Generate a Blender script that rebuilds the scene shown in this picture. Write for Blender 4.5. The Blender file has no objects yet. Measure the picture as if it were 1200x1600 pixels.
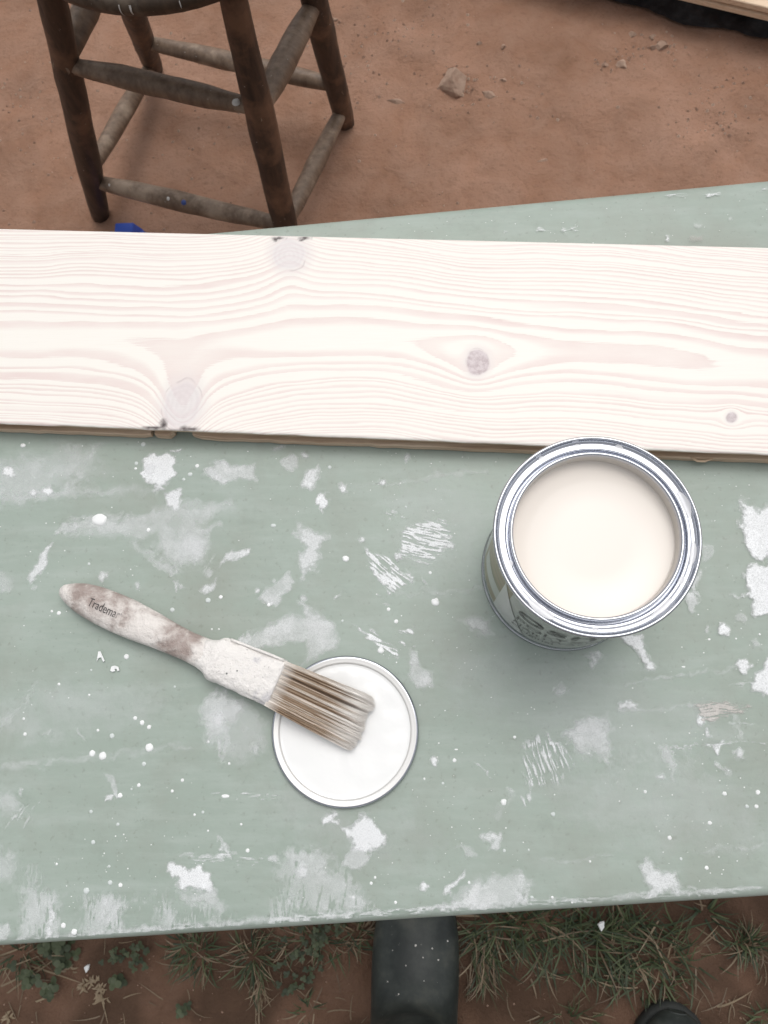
import bpy, bmesh, math, random
import numpy as np
from mathutils import Vector, Matrix

random.seed(7); rng = np.random.default_rng(7)
scene = bpy.context.scene
COL = scene.collection

# ------------------------------------------------------------------ camera
TABLE_Z = 0.70                      # height of the table top above the soil
CAM_H = TABLE_Z + 0.53562           # camera height
FPX = 1246.17                       # focal length in pixels of a 1200 x 1600 picture
AX = np.array([[0.998670149, 0.0123589436, 0.0500518756],
               [0.0, 0.970841386, -0.239722763],
               [-0.0515551524, 0.239403968, 0.969550311]])
cam_d = bpy.data.cameras.new('camera'); cam = bpy.data.objects.new('camera', cam_d); COL.objects.link(cam)
cam_d.sensor_fit = 'VERTICAL'; cam_d.sensor_height = 24.0; cam_d.lens = FPX * 24.0 / 1600.0
cam_d.clip_start = 0.02; cam_d.clip_end = 200.0
cam_d.dof.use_dof = True; cam_d.dof.focus_distance = 0.50; cam_d.dof.aperture_fstop = 16.0
mw = Matrix([[*AX[0], 0], [*AX[1], 0], [*AX[2], CAM_H], [0, 0, 0, 1]])
cam.matrix_world = mw
scene.camera = cam

# ------------------------------------------------------------------ light
SUN_AZ = math.radians(18); SUN_EL = math.radians(68)      # azimuth from +Y towards +X
world = bpy.data.worlds.new('World'); scene.world = world; world.use_nodes = True
wn = world.node_tree; bg = wn.nodes['Background']
sky = wn.nodes.new('ShaderNodeTexSky'); sky.sky_type = 'NISHITA'; sky.sun_disc = False
sky.sun_elevation = SUN_EL; sky.sun_rotation = SUN_AZ
sky.air_density = 1.0; sky.dust_density = 4.0; sky.ozone_density = 1.0
hs = wn.nodes.new('ShaderNodeHueSaturation'); hs.inputs['Saturation'].default_value = 0.12
wn.links.new(sky.outputs[0], hs.inputs['Color']); wn.links.new(hs.outputs[0], bg.inputs['Color'])
bg.inputs['Strength'].default_value = 0.15
sun_d = bpy.data.lights.new('sun', 'SUN'); sun = bpy.data.objects.new('sun', sun_d); COL.objects.link(sun)
sun_d.energy = 0.8; sun_d.angle = math.radians(40); sun_d.color = (1.0, 0.97, 0.93)
sd = Vector((math.sin(SUN_AZ) * math.cos(SUN_EL), math.cos(SUN_AZ) * math.cos(SUN_EL), math.sin(SUN_EL)))
sun.rotation_euler = sd.to_track_quat('Z', 'Y').to_euler(); sun.location = sd * 5
vs = scene.view_settings
scene.display_settings.display_device = 'sRGB'
vs.view_transform = 'Standard'; vs.look = 'None'; vs.gamma = 1.0; vs.use_curve_mapping = False
vs.exposure = 0.10

# ------------------------------------------------------------------ helpers
def P(px, py, z):
    """where the sight line through a point measured on the photograph meets the level z (metres)"""
    d = AX @ np.array([(px - 600) / FPX, -(py - 800) / FPX, -1.0])
    s = (z - CAM_H) / d[2]
    return d[0] * s, d[1] * s
def PV(px, py, z):
    x, y = P(px, py, z); return Vector((x, y, z))
def measure(x, y, z):
    """photograph coordinates of world points (numpy)"""
    q = np.stack([x, y, z - CAM_H + 0 * x], -1) @ AX
    return 600 + FPX * q[..., 0] / -q[..., 2], 800 - FPX * q[..., 1] / -q[..., 2]

def vnoise(x, y, seed=0):
    x = np.asarray(x, float); y = np.asarray(y, float)
    xi = np.floor(x).astype(np.int64); yi = np.floor(y).astype(np.int64); fx = x - xi; fy = y - yi
    fx = fx * fx * fx * (fx * (fx * 6 - 15) + 10); fy = fy * fy * fy * (fy * (fy * 6 - 15) + 10)
    def h(a, b):
        n = (a * 374761393 + b * 668265263 + seed * 1442695041) & 0xffffffff
        n = ((n ^ (n >> 13)) * 1274126177) & 0xffffffff
        return ((n ^ (n >> 16)) & 0xffff) / 65535.
    return (h(xi, yi) * (1 - fx) + h(xi + 1, yi) * fx) * (1 - fy) + (h(xi, yi + 1) * (1 - fx) + h(xi + 1, yi + 1) * fx) * fy
def fbm(x, y, seed=0, octv=4):
    a = 1.0; s = 0.0; t = 0.0
    for i in range(octv):
        s = s + a * vnoise(x * 2 ** i + 17.3 * i, y * 2 ** i - 9.1 * i, seed + i); t += a; a *= 0.5
    return s / t
def sstep(a, b, x):
    t = np.clip((x - a) / (b - a), 0, 1); return t * t * (3 - 2 * t)
def spl(x, xs, ys):
    xs = np.array(xs, float); ys = np.array(ys, float); x = np.asarray(x, float)
    m = np.gradient(ys, xs); i = np.clip(np.searchsorted(xs, x) - 1, 0, len(xs) - 2)
    h = xs[i + 1] - xs[i]; t = np.clip((x - xs[i]) / h, 0, 1)
    return (2*t**3-3*t**2+1)*ys[i] + (t**3-2*t**2+t)*h*m[i] + (-2*t**3+3*t**2)*ys[i+1] + (t**3-t**2)*h*m[i+1]

def worg(o):
    v = Vector((0, 0, 0))
    while o is not None:
        v += o.location; o = o.parent
    return v
def link_mesh(name, me, m, parent=None, smooth=True):
    if m is not None:
        for mm in (m if isinstance(m, (list, tuple)) else [m]): me.materials.append(mm)
    o = bpy.data.objects.new(name, me); COL.objects.link(o)
    if parent is not None: o.parent = parent
    if smooth: me.polygons.foreach_set('use_smooth', [True] * len(me.polygons))
    return o
def obj(name, v, f, m, parent=None, smooth=True, uvless=True):
    """one mesh object from WORLD coordinates; origin goes to the parent's origin"""
    w = np.array(worg(parent)) if parent is not None else np.zeros(3)
    me = bpy.data.meshes.new(name)
    v = np.asarray(v, float) - w
    me.from_pydata(v.tolist(), [], [tuple(int(i) for i in q) for q in f]); me.update()
    return link_mesh(name, me, m, parent, smooth)
def from_bm(name, bm, m, parent=None, smooth=True):
    w = worg(parent) if parent is not None else Vector((0, 0, 0))
    for v in bm.verts: v.co -= w
    me = bpy.data.meshes.new(name); bm.to_mesh(me); bm.free()
    return link_mesh(name, me, m, parent, smooth)
def fattr(o, name, vals):
    a = o.data.attributes.new(name, 'FLOAT', 'POINT'); a.data.foreach_set('value', np.asarray(vals, np.float32).ravel())
def tag(o, label, cat=None, group=None, kind=None):
    if label: o['label'] = label
    if cat: o['category'] = cat
    if group: o['group'] = group
    if kind: o['kind'] = kind
    return o
def thing(name, loc, label, cat, group=None):
    o = bpy.data.objects.new(name, None); COL.objects.link(o); o.location = loc; o.empty_display_size = 0.05
    return tag(o, label, cat, group)

def lathe(prof, c, n=96, closed=False):
    """prof: (radius, z) list; c: centre"""
    v = []; f = []; k = len(prof)
    for i in range(n):
        a = 2 * math.pi * i / n
        for r, z in prof: v.append((c[0] + r * math.cos(a), c[1] + r * math.sin(a), c[2] + z))
    for i in range(n):
        j = (i + 1) % n
        for q in range(k - 1):
            f.append((i * k + q, j * k + q, j * k + q + 1, i * k + q + 1))
        if closed: f.append((i * k + k - 1, j * k + k - 1, j * k, i * k))
    return v, f
def tube(pts, rad, n=14, cap=True, wob=0.0, seed=0):
    pts = [Vector(p) for p in pts]; v = []; f = []
    up = Vector((0, 0, 1)); prev = None
    for i, p in enumerate(pts):
        t = (pts[min(i + 1, len(pts) - 1)] - pts[max(i - 1, 0)]).normalized()
        if prev is None:
            a = t.cross(up); a = a if a.length > 1e-3 else t.cross(Vector((1, 0, 0)))
        else:
            a = prev - t * prev.dot(t)
        a.normalize(); prev = a; b = t.cross(a)
        for k in range(n):
            an = 2 * math.pi * k / n
            r = rad[i] * (1 + wob * (float(vnoise(k * 0.9, i * 0.7, seed)) - 0.5))
            v.append(p + (a * math.cos(an) + b * math.sin(an)) * r)
    m = len(pts)
    for i in range(m - 1):
        for k in range(n):
            f.append((i * n + k, i * n + (k + 1) % n, (i + 1) * n + (k + 1) % n, (i + 1) * n + k))
    if cap:
        f.append(tuple(range(n - 1, -1, -1))); f.append(tuple((m - 1) * n + k for k in range(n)))
    return [tuple(q) for q in v], f

# ------------------------------------------------------------------ materials
def new_mat(name, color=(0.5, 0.5, 0.5), rough=0.6, metal=0.0, **kw):
    m = bpy.data.materials.new(name); m.use_nodes = True
    nt = m.node_tree; b = nt.nodes['Principled BSDF']
    b.inputs['Base Color'].default_value = (*color, 1); b.inputs['Roughness'].default_value = rough
    b.inputs['Metallic'].default_value = metal
    for k, val in kw.items(): b.inputs[k.replace('_', ' ')].default_value = val
    return m, nt, b
def nd(nt, typ, ins=None, **props):
    n = nt.nodes.new(typ)
    for k, val in props.items(): setattr(n, k, val)
    for k, val in (ins or {}).items():
        s = n.inputs[k]
        if isinstance(val, bpy.types.NodeSocket): nt.links.new(val, s)
        else: s.default_value = val
    return n
def coords(nt, scale=(1, 1, 1), rot=(0, 0, 0)):
    t = nd(nt, 'ShaderNodeTexCoord')
    return nd(nt, 'ShaderNodeMapping', {'Vector': t.outputs['Object'], 'Scale': scale, 'Rotation': rot}).outputs[0]
def noise(nt, vec, scale, detail=4, rough=0.55, dist=0.0):
    return nd(nt, 'ShaderNodeTexNoise', {'Vector': vec, 'Scale': scale, 'Detail': detail, 'Roughness': rough, 'Distortion': dist}).outputs['Fac']
def ramp(nt, fac, stops, interp='LINEAR'):
    r = nd(nt, 'ShaderNodeValToRGB', {'Fac': fac}); r.color_ramp.interpolation = interp
    e = r.color_ramp.elements
    while len(e) < len(stops): e.new(0.5)
    for i, (p, c) in enumerate(stops):
        e[i].position = p; e[i].color = (*c, 1) if isinstance(c, (tuple, list)) else (c, c, c, 1)
    return r.outputs['Color']
def mix(nt, fac, a, b, mode='MIX'):
    n = nd(nt, 'ShaderNodeMix', data_type='RGBA', blend_type=mode)
    for s, val in ((n.inputs[0], fac), (n.inputs[6], a), (n.inputs[7], b)):
        if isinstance(val, bpy.types.NodeSocket): nt.links.new(val, s)
        elif isinstance(val, (tuple, list)): s.default_value = (*val, 1)
        else: s.default_value = val
    return n.outputs[2]
def math_(nt, op, a, b=0.0, clamp=False):
    n = nd(nt, 'ShaderNodeMath', operation=op, use_clamp=clamp)
    for s, val in ((n.inputs[0], a), (n.inputs[1], b)):
        if isinstance(val, bpy.types.NodeSocket): nt.links.new(val, s)
        else: s.default_value = val
    return n.outputs[0]
def bump(nt, b, h, dist, strength=1.0):
    n = nd(nt, 'ShaderNodeBump', {'Height': h, 'Distance': dist, 'Strength': strength})
    nt.links.new(n.outputs[0], b.inputs['Normal']); return n
def attr(nt, name): return nd(nt, 'ShaderNodeAttribute', attribute_name=name).outputs['Fac']
def setc(nt, b, c): nt.links.new(c, b.inputs['Base Color'])

# soil
M_soil, nt, b = new_mat('soil', rough=0.95, Specular_IOR_Level=0.15)
c = coords(nt)
n1 = noise(nt, c, 3.2, 6, 0.6); n2 = noise(nt, c, 17, 8, 0.62, 0.3); n3 = noise(nt, c, 120, 5, 0.7)
col = ramp(nt, n1, [(0.32, (0.222, 0.119, 0.075)), (0.5, (0.295, 0.163, 0.107)), (0.68, (0.355, 0.208, 0.145))])
col = mix(nt, ramp(nt, noise(nt, c, 8, 5, 0.7, 0.8), [(0.44, 0.0), (0.66, 0.6)]), col, (0.200, 0.112, 0.073))
col = mix(nt, ramp(nt, n2, [(0.35, 0.0), (0.7, 0.55)]), col, (0.34, 0.215, 0.158))
col = mix(nt, ramp(nt, n3, [(0.34, 0.35), (0.46, 0.0)]), col, (0.17, 0.094, 0.060))
shade_fac = attr(nt, 'soil_shade')
col = mix(nt, shade_fac, col, mix(nt, n2, (0.058, 0.036, 0.025), (0.125, 0.075, 0.050)))  # painted shade: darker soil colour towards the front
setc(nt, b, col)
bump(nt, b, math_(nt, 'ADD', math_(nt, 'MULTIPLY', n2, 1.0), math_(nt, 'MULTIPLY', n3, 0.35)), 0.014, 0.75)

# table paint
M_table, nt, b = new_mat('table_paint', rough=0.42)
c = coords(nt)
n1 = noise(nt, c, 5, 5, 0.6); n2 = noise(nt, coords(nt, (6, 30, 30), (0, 0, math.radians(-5))), 3.0, 5, 0.65); n3 = noise(nt, c, 260, 3, 0.6)
col = ramp(nt, n1, [(0.3, (0.258, 0.311, 0.268)), (0.7, (0.314, 0.368, 0.323))])
col = mix(nt, ramp(nt, n2, [(0.46, 0.0), (0.74, 0.5)]), col, (0.40, 0.445, 0.415))
col = mix(nt, ramp(nt, noise(nt, c, 38, 6, 0.7), [(0.60, 0.0), (0.74, 0.32)]), col, (0.20, 0.24, 0.20))
col = mix(nt, ramp(nt, noise(nt, c, 9, 5, 0.7), [(0.47, 0.0), (0.70, 0.65)]), col, (0.252, 0.272, 0.232))
col = mix(nt, ramp(nt, n3, [(0.30, 0.4), (0.40, 0.0)]), col, (0.20, 0.22, 0.18))
setc(nt, b, col)
nt.links.new(nd(nt, 'ShaderNodeMapRange', {'Value': n2, 'To Min': 0.36, 'To Max': 0.60}).outputs[0], b.inputs['Roughness'])
bump(nt, b, math_(nt, 'ADD', math_(nt, 'MULTIPLY', n1, 0.8), math_(nt, 'MULTIPLY', n3, 0.05)), 0.004, 0.35)

# dried paint smeared on the table: opacity follows the mesh attributes fade / op
def stain_mat(name, color, rough=0.55):
    m, nt, b = new_mat(name, color, rough)
    c = coords(nt)
    fd = attr(nt, 'fade'); op = attr(nt, 'op')
    nn = noise(nt, c, 420, 4, 0.65); nl = noise(nt, c, 90, 4, 0.6); nf = noise(nt, c, 1500, 2, 0.5)
    e = math_(nt, 'ADD', fd, math_(nt, 'MULTIPLY', math_(nt, 'SUBTRACT', nn, 0.5), 0.9))
    e = math_(nt, 'ADD', e, math_(nt, 'MULTIPLY', math_(nt, 'SUBTRACT', nl, 0.5), 0.7))
    a = nd(nt, 'ShaderNodeMapRange', {'Value': e, 'From Min': 0.12, 'From Max': 0.95}, interpolation_type='SMOOTHSTEP').outputs[0]
    a = math_(nt, 'MULTIPLY', a, op)
    a = math_(nt, 'MULTIPLY', a, nd(nt, 'ShaderNodeMapRange', {'Value': nf, 'From Min': 0.3, 'From Max': 0.6, 'To Min': 0.70, 'To Max': 1.0}).outputs[0])
    nb = noise(nt, c, 48, 5, 0.65)
    a = math_(nt, 'MULTIPLY', a, math_(nt, 'MAXIMUM', math_(nt, 'SUBTRACT', op, 0.08), nd(nt, 'ShaderNodeMapRange', {'Value': nb, 'From Min': 0.36, 'From Max': 0.60, 'To Min': 0.50, 'To Max': 1.0}).outputs[0]))
    setc(nt, b, mix(nt, nl, color, tuple(min(1, q * 1.06) for q in color)))
    nt.links.new(a, b.inputs['Alpha'])
    return m
M_stain = stain_mat('dried_white_paint', (0.79, 0.80, 0.81))
M_skin = stain_mat('dried_paint_skin', (0.52, 0.49, 0.46))
M_drop, _, _ = new_mat('white_paint_drop', (0.77, 0.78, 0.775), 0.4)

M_drop2, _, _ = new_mat('thin_paint_drop', (0.56, 0.60, 0.585), 0.45)

# pine board
M_pine, nt, b = new_mat('oiled_pine', rough=0.5)
ph = attr(nt, 'phase'); kr = attr(nt, 'knot'); kd = attr(nt, 'knotdark'); gz = attr(nt, 'gouge')
fib = noise(nt, coords(nt, (12, 420, 60), (0, 0, math.radians(3.5))), 4.0, 3, 0.6)
ph2 = math_(nt, 'ADD', ph, math_(nt, 'MULTIPLY', math_(nt, 'SUBTRACT', fib, 0.5), 0.34))
q = math_(nt, 'FRACT', math_(nt, 'ADD', ph2, 100.25))
late = ramp(nt, q, [(0.0, 1.0), (0.07, 0.0), (0.48, 0.0), (0.74, 0.8), (1.0, 1.0)])
rid = nd(nt, 'ShaderNodeCombineXYZ', {'X': math_(nt, 'MULTIPLY', math_(nt, 'FLOOR', math_(nt, 'ADD', ph2, 100.25)), 3.73), 'Y': 0.0})
rvar = noise(nt, nd(nt, 'ShaderNodeVectorMath', {0: rid.outputs[0], 1: coords(nt, (3, 0, 0))}, operation='ADD').outputs[0], 1.0, 2, 0.5)
late = math_(nt, 'MULTIPLY', late, nd(nt, 'ShaderNodeMapRange', {'Value': rvar, 'From Min': 0.3, 'From Max': 0.7, 'To Min': 0.42, 'To Max': 1.0}).outputs[0])
wash = noise(nt, coords(nt, (7, 26, 26), (0, 0, math.radians(3.5))), 3.0, 5, 0.62)
late = math_(nt, 'MULTIPLY', late, nd(nt, 'ShaderNodeMapRange', {'Value': wash, 'From Min': 0.32, 'From Max': 0.60, 'To Min': 0.62, 'To Max': 1.0}).outputs[0])
var = noise(nt, coords(nt, (2, 9, 9)), 2.2, 3, 0.5)
early = mix(nt, fib, (0.760, 0.722, 0.664), (0.800, 0.770, 0.722))
latec = mix(nt, var, (0.645, 0.500, 0.476), (0.685, 0.558, 0.532))
col = mix(nt, late, early, latec)
rings = math_(nt, 'ADD', math_(nt, 'MULTIPLY', math_(nt, 'SINE', math_(nt, 'MULTIPLY', kr, 27.0)), 0.5), 0.5)
kn = noise(nt, coords(nt), 240, 4, 0.7)
kpale = mix(nt, math_(nt, 'MULTIPLY', rings, 0.35), mix(nt, kn, (0.60, 0.55, 0.56), (0.66, 0.62, 0.63)), (0.53, 0.475, 0.49))
kdark = mix(nt, ramp(nt, kn, [(0.4, 0.0), (0.6, 1.0)]), (0.40, 0.32, 0.335), (0.56, 0.49, 0.50))
kcol = mix(nt, kd, kpale, kdark)
inside = nd(nt, 'ShaderNodeMapRange', {'Value': kr, 'From Min': 0.80, 'From Max': 1.06, 'To Min': 1.0, 'To Max': 0.0}, interpolation_type='SMOOTHSTEP').outputs[0]
col = mix(nt, math_(nt, 'MULTIPLY', inside, nd(nt, 'ShaderNodeMapRange', {'Value': kd, 'To Min': 0.62, 'To Max': 0.9}).outputs[0]), col, kcol)
halo = nd(nt, 'ShaderNodeMapRange', {'Value': kr, 'From Min': 1.0, 'From Max': 1.5, 'To Min': 0.45, 'To Max': 0.0}).outputs[0]
halo = math_(nt, 'MULTIPLY', halo, math_(nt, 'SUBTRACT', 1.0, inside))
col = mix(nt, halo, col, (0.64, 0.58, 0.575))
rim = math_(nt, 'MULTIPLY', ramp(nt, kr, [(0.0, 0.0), (0.46, 0.0), (0.50, 1.0), (0.54, 0.0)]), 1.0)
kr2 = nd(nt, 'ShaderNodeMapRange', {'Value': kr, 'From Max': 2.0}).outputs[0]
rim = ramp(nt, kr2, [(0.465, 0.0), (0.50, 1.0), (0.525, 0.0)])
rim = math_(nt, 'MULTIPLY', rim, ramp(nt, noise(nt, coords(nt), 75, 2, 0.5), [(0.46, 0.05), (0.62, 0.8)]))
col = mix(nt, math_(nt, 'MULTIPLY', rim, 0.7), col, (0.46, 0.39, 0.39))
col = mix(nt, gz, col, (0.055, 0.04, 0.04))
setc(nt, b, col)
bump(nt, b, math_(nt, 'ADD', math_(nt, 'MULTIPLY', late, -0.4), math_(nt, 'MULTIPLY', fib, 0.5)), 0.0005, 0.3)
def raw_pine(name, c0, c1, c2, sc=(3, 60, 200)):
    m, nt, b = new_mat(name, rough=0.7)
    n1 = noise(nt, coords(nt, sc), 3.0, 6, 0.6)
    setc(nt, b, ramp(nt, n1, [(0.3, c0), (0.5, c1), (0.7, c2)]))
    bump(nt, b, n1, 0.001, 0.5); return m
M_pineside = raw_pine('sawn_board_edge', (0.34, 0.22, 0.145), (0.52, 0.385, 0.275), (0.66, 0.53, 0.41))
M_rawpine = raw_pine('raw_pine', (0.52, 0.36, 0.24), (0.66, 0.49, 0.345), (0.74, 0.58, 0.43))

# stool woods
def stool_wood(name, dark, mid, light, light_amt):
    m, nt, b = new_mat(name, rough=0.55)
    c = coords(nt)
    g = noise(nt, coords(nt, (40, 40, 5)), 2.5, 6, 0.65); w = noise(nt, c, 14, 5, 0.65); s = noise(nt, c, 150, 3, 0.6)
    col = ramp(nt, g, [(0.3, dark), (0.7, mid)])
    col = mix(nt, ramp(nt, w, [(0.5, 0.0), (0.66, light_amt)]), col, light)
    col = mix(nt, ramp(nt, s, [(0.70, 0.0), (0.74, 0.7)]), col, (0.42, 0.38, 0.34))
    setc(nt, b, col); bump(nt, b, g, 0.002, 0.4)
    nt.links.new(nd(nt, 'ShaderNodeMapRange', {'Value': w, 'To Min': 0.4, 'To Max': 0.75}).outputs[0], b.inputs['Roughness'])
    return m
M_leg = stool_wood('dark_stained_wood', (0.022, 0.013, 0.009), (0.080, 0.044, 0.027), (0.17, 0.090, 0.052), 0.9)
M_rail = stool_wood('worn_grey_brown_wood', (0.095, 0.060, 0.039), (0.215, 0.147, 0.100), (0.335, 0.255, 0.19), 0.85)
M_seat = stool_wood('scuffed_seat_wood', (0.03, 0.019, 0.012), (0.075, 0.048, 0.030), (0.20, 0.16, 0.12), 0.7)
M_fleck, _, _ = new_mat('white_fleck', (0.62, 0.60, 0.57), 0.6)
M_bluefleck, _, _ = new_mat('blue_fleck', (0.03, 0.06, 0.22), 0.5)

# metal, paint, tin label
M_tin, nt, b = new_mat('tinplate', (0.47, 0.485, 0.525), 0.10, 1.0)
nn = noise(nt, coords(nt), 60, 3, 0.5)
nt.links.new(nd(nt, 'ShaderNodeMapRange', {'Value': nn, 'To Min': 0.09, 'To Max': 0.16}).outputs[0], b.inputs['Roughness'])
M_label, nt, b = new_mat('printed_tin_silver', (0.50, 0.525, 0.50), 0.32, 0.6)
M_label2, _, _ = new_mat('printed_tin_light', (0.66, 0.67, 0.67), 0.32, 0.6)
M_pic, nt, b = new_mat('printed_picture', rough=0.35, metal=0.35)
g = noise(nt, coords(nt, (6, 6, 70)), 3, 4, 0.6)
setc(nt, b, ramp(nt, g, [(0.35, (0.20, 0.19, 0.12)), (0.5, (0.30, 0.28, 0.19)), (0.65, (0.34, 0.24, 0.17))]))
M_ink, _, _ = new_mat('dark_ink', (0.13, 0.14, 0.135), 0.5)
M_paint, nt, b = new_mat('cream_paint', (0.725, 0.668, 0.610), 0.10, Specular_IOR_Level=0.35)
bump(nt, b, noise(nt, coords(nt), 14, 2, 0.5), 0.0006, 0.12)
M_wallpaint, nt, b = new_mat('paint_coated_tin', (0.58, 0.54, 0.49), 0.22)
M_lidpaint, nt, b = new_mat('wet_white_paint', (0.81, 0.81, 0.80), 0.10, Specular_IOR_Level=0.5)
n1 = noise(nt, coords(nt), 45, 3, 0.5)
bump(nt, b, n1, 0.002, 0.25)
M_lidrim, nt, b = new_mat('paint_streaked_lid_rim', (0.74, 0.73, 0.71), 0.25, 0.15)
M_smear, nt, b = new_mat('translucent_paint_smear', (0.80, 0.80, 0.82), 0.3)
b.inputs['Alpha'].default_value = 0.75

# brush
def brush_mat(name, wood, cream, lo, hi, dirt):
    m, nt, b = new_mat(name, rough=0.5)
    c = coords(nt)
    n1 = noise(nt, c, 42, 6, 0.62, 0.6); n2 = noise(nt, c, 170, 5, 0.65); n3 = noise(nt, c, 90, 3, 0.5)
    f = math_(nt, 'ADD', n1, math_(nt, 'MULTIPLY', math_(nt, 'SUBTRACT', n2, 0.5), 0.35))
    f = math_(nt, 'ADD', f, attr(nt, 'cover'))
    wd = mix(nt, n2, wood, tuple(q * 1.45 for q in wood))
    cr = mix(nt, n3, cream, tuple(min(0.9, q * 1.08) for q in cream))
    col = mix(nt, nd(nt, 'ShaderNodeMapRange', {'Value': f, 'From Min': lo, 'From Max': hi, 'To Max': 0.97}, interpolation_type='SMOOTHSTEP').outputs[0], wd, cr)
    col = mix(nt, ramp(nt, noise(nt, c, 330, 3, 0.6), [(0.27, dirt), (0.36, 0.0)]), col, (0.22, 0.19, 0.18))
    setc(nt, b, col)
    bump(nt, b, math_(nt, 'ADD', f, math_(nt, 'MULTIPLY', n2, 0.5)), 0.0032, 0.8)
    return m
M_handle = brush_mat('paint_smeared_handle', (0.275, 0.222, 0.200), (0.69, 0.65, 0.615), 0.36, 0.70, 0.35)
M_ferrule = brush_mat('paint_caked_ferrule', (0.40, 0.39, 0.41), (0.75, 0.72, 0.69), 0.28, 0.56, 0.7)
M_brist, nt, b = new_mat('bristle', rough=0.6)
nt.links.new(nd(nt, 'ShaderNodeAttribute', attribute_name='tint').outputs['Color'], b.inputs['Base Color'])
M_core, _, _ = new_mat('bristle_core', (0.26, 0.18, 0.12), 0.8)
M_print, nt, b = new_mat('worn_black_print', (0.05, 0.045, 0.045), 0.6)
n1 = noise(nt, coords(nt), 260, 3, 0.6)
al = math_(nt, 'ADD', attr(nt, 'wear'), math_(nt, 'MULTIPLY', math_(nt, 'SUBTRACT', n1, 0.5), 1.6))
nt.links.new(nd(nt, 'ShaderNodeMapRange', {'Value': al, 'From Min': 0.25, 'From Max': 0.65, 'To Max': 0.97}).outputs[0], b.inputs['Alpha'])

# rest
M_stone, nt, b = new_mat('dusty_stone', rough=0.9)
n1 = noise(nt, coords(nt), 60, 5, 0.65)
setc(nt, b, ramp(nt, n1, [(0.3, (0.27, 0.165, 0.115)), (0.7, (0.40, 0.285, 0.215))])); bump(nt, b, n1, 0.004, 0.6)
M_membrane, nt, b = new_mat('black_membrane', (0.012, 0.013, 0.015), 0.5)
n1 = noise(nt, coords(nt), 30, 5, 0.65)
setc(nt, b, ramp(nt, n1, [(0.45, (0.010, 0.011, 0.013)), (0.75, (0.055, 0.056, 0.060))])); bump(nt, b, n1, 0.01, 0.3)
M_blue, _, _ = new_mat('blue_plastic', (0.035, 0.085, 0.42), 0.4)
M_boot, nt, b = new_mat('boot_rubber', rough=0.5)
n1 = noise(nt, coords(nt), 24, 5, 0.65); n2 = noise(nt, coords(nt), 190, 3, 0.6)
col = ramp(nt, n1, [(0.38, (0.018, 0.024, 0.023)), (0.55, (0.038, 0.046, 0.042)), (0.72, (0.075, 0.080, 0.068))])
col = mix(nt, ramp(nt, n2, [(0.72, 0.0), (0.76, 0.6)]), col, (0.3, 0.3, 0.28))
setc(nt, b, col); bump(nt, b, n1, 0.004, 0.2)
M_sole, _, _ = new_mat('boot_sole', (0.020, 0.022, 0.020), 0.7)
def leafy(name, c0, c1):
    m, nt, b = new_mat(name, rough=0.55)
    nt.links.new(mix(nt, attr(nt, 'tone'), c0, c1), b.inputs['Base Color']); return m
M_grass = leafy('grass_blade', (0.016, 0.032, 0.011), (0.10, 0.125, 0.05))
M_clover = leafy('clover_leaf', (0.026, 0.038, 0.016), (0.078, 0.098, 0.044))
M_straw = leafy('dry_stem', (0.11, 0.072, 0.042), (0.30, 0.23, 0.145))
M_steel, _, _ = new_mat('grey_steel', (0.25, 0.26, 0.26), 0.4, 0.8)

# ------------------------------------------------------------------ ground
DENTS = [(*P(a, b_, 0), d, w_) for a, b_, d, w_ in ((712, 152, .012, .030), (1105, 205, .008, .03), (1140, 235, .010, .028), (1165, 170, .007, .03), (20, 150, .008, .04), (560, 60, .007, .05), (660, 40, .009, .045), (900, 230, .006, .06), (1080, 120, .006, .04), (1120, 1460, .010, .035), (1170, 1530, .008, .03), (560, 1580, .008, .04))]
def ground_h(x, y):
    x = np.asarray(x, float); y = np.asarray(y, float)
    h = (fbm(x / 0.55, y / 0.55, 11, 3) - 0.5) * 0.020 + (fbm(x / 0.07, y / 0.07, 21, 3) - 0.5) * 0.013
    for (cx, cy, a, w_) in DENTS:
        r2 = ((x - cx) ** 2 + (y - cy) ** 2) / (w_ * w_); h = h - a * np.exp(-r2) + 0.35 * a * np.exp(-(np.sqrt(r2) - 1.5) ** 2 * 4)
    return h
def gz_(x, y): return float(ground_h(x, y))
def axis(lo, hi, step, far):
    a = list(np.arange(lo, hi + 1e-6, step)); s = step
    while a[-1] < far: s *= 1.35; a.append(a[-1] + s)
    s = step
    while a[0] > -far: s *= 1.35; a.insert(0, a[0] - s)
    return np.array(a)
gx = axis(-1.45, 1.25, 0.0095, 60); gy = axis(-0.75, 2.15, 0.0095, 60)
X, Y = np.meshgrid(gx, gy)
Z = ground_h(X, Y)
nx_, ny_ = len(gx), len(gy)
idx = np.arange(nx_ * ny_).reshape(ny_, nx_)
F = np.stack([idx[:-1, :-1], idx[:-1, 1:], idx[1:, 1:], idx[1:, :-1]], -1).reshape(-1, 4)
gr = obj('ground', np.stack([X, Y, Z], -1).reshape(-1, 3), F, M_soil); gr['kind'] = 'structure'
# shade under and before the table, painted into the soil colour, mottled by noise
fattr(gr, 'soil_shade', sstep(0.16, -0.02, Y + (fbm(X / 0.25, Y / 0.25, 51, 3) - .5) * .35 + np.maximum(0, np.abs(X) - 1.2) * .2) * (0.62 + 0.38 * sstep(.35, .6, fbm(X / 0.09, Y / 0.09, 57, 3))))

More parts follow.
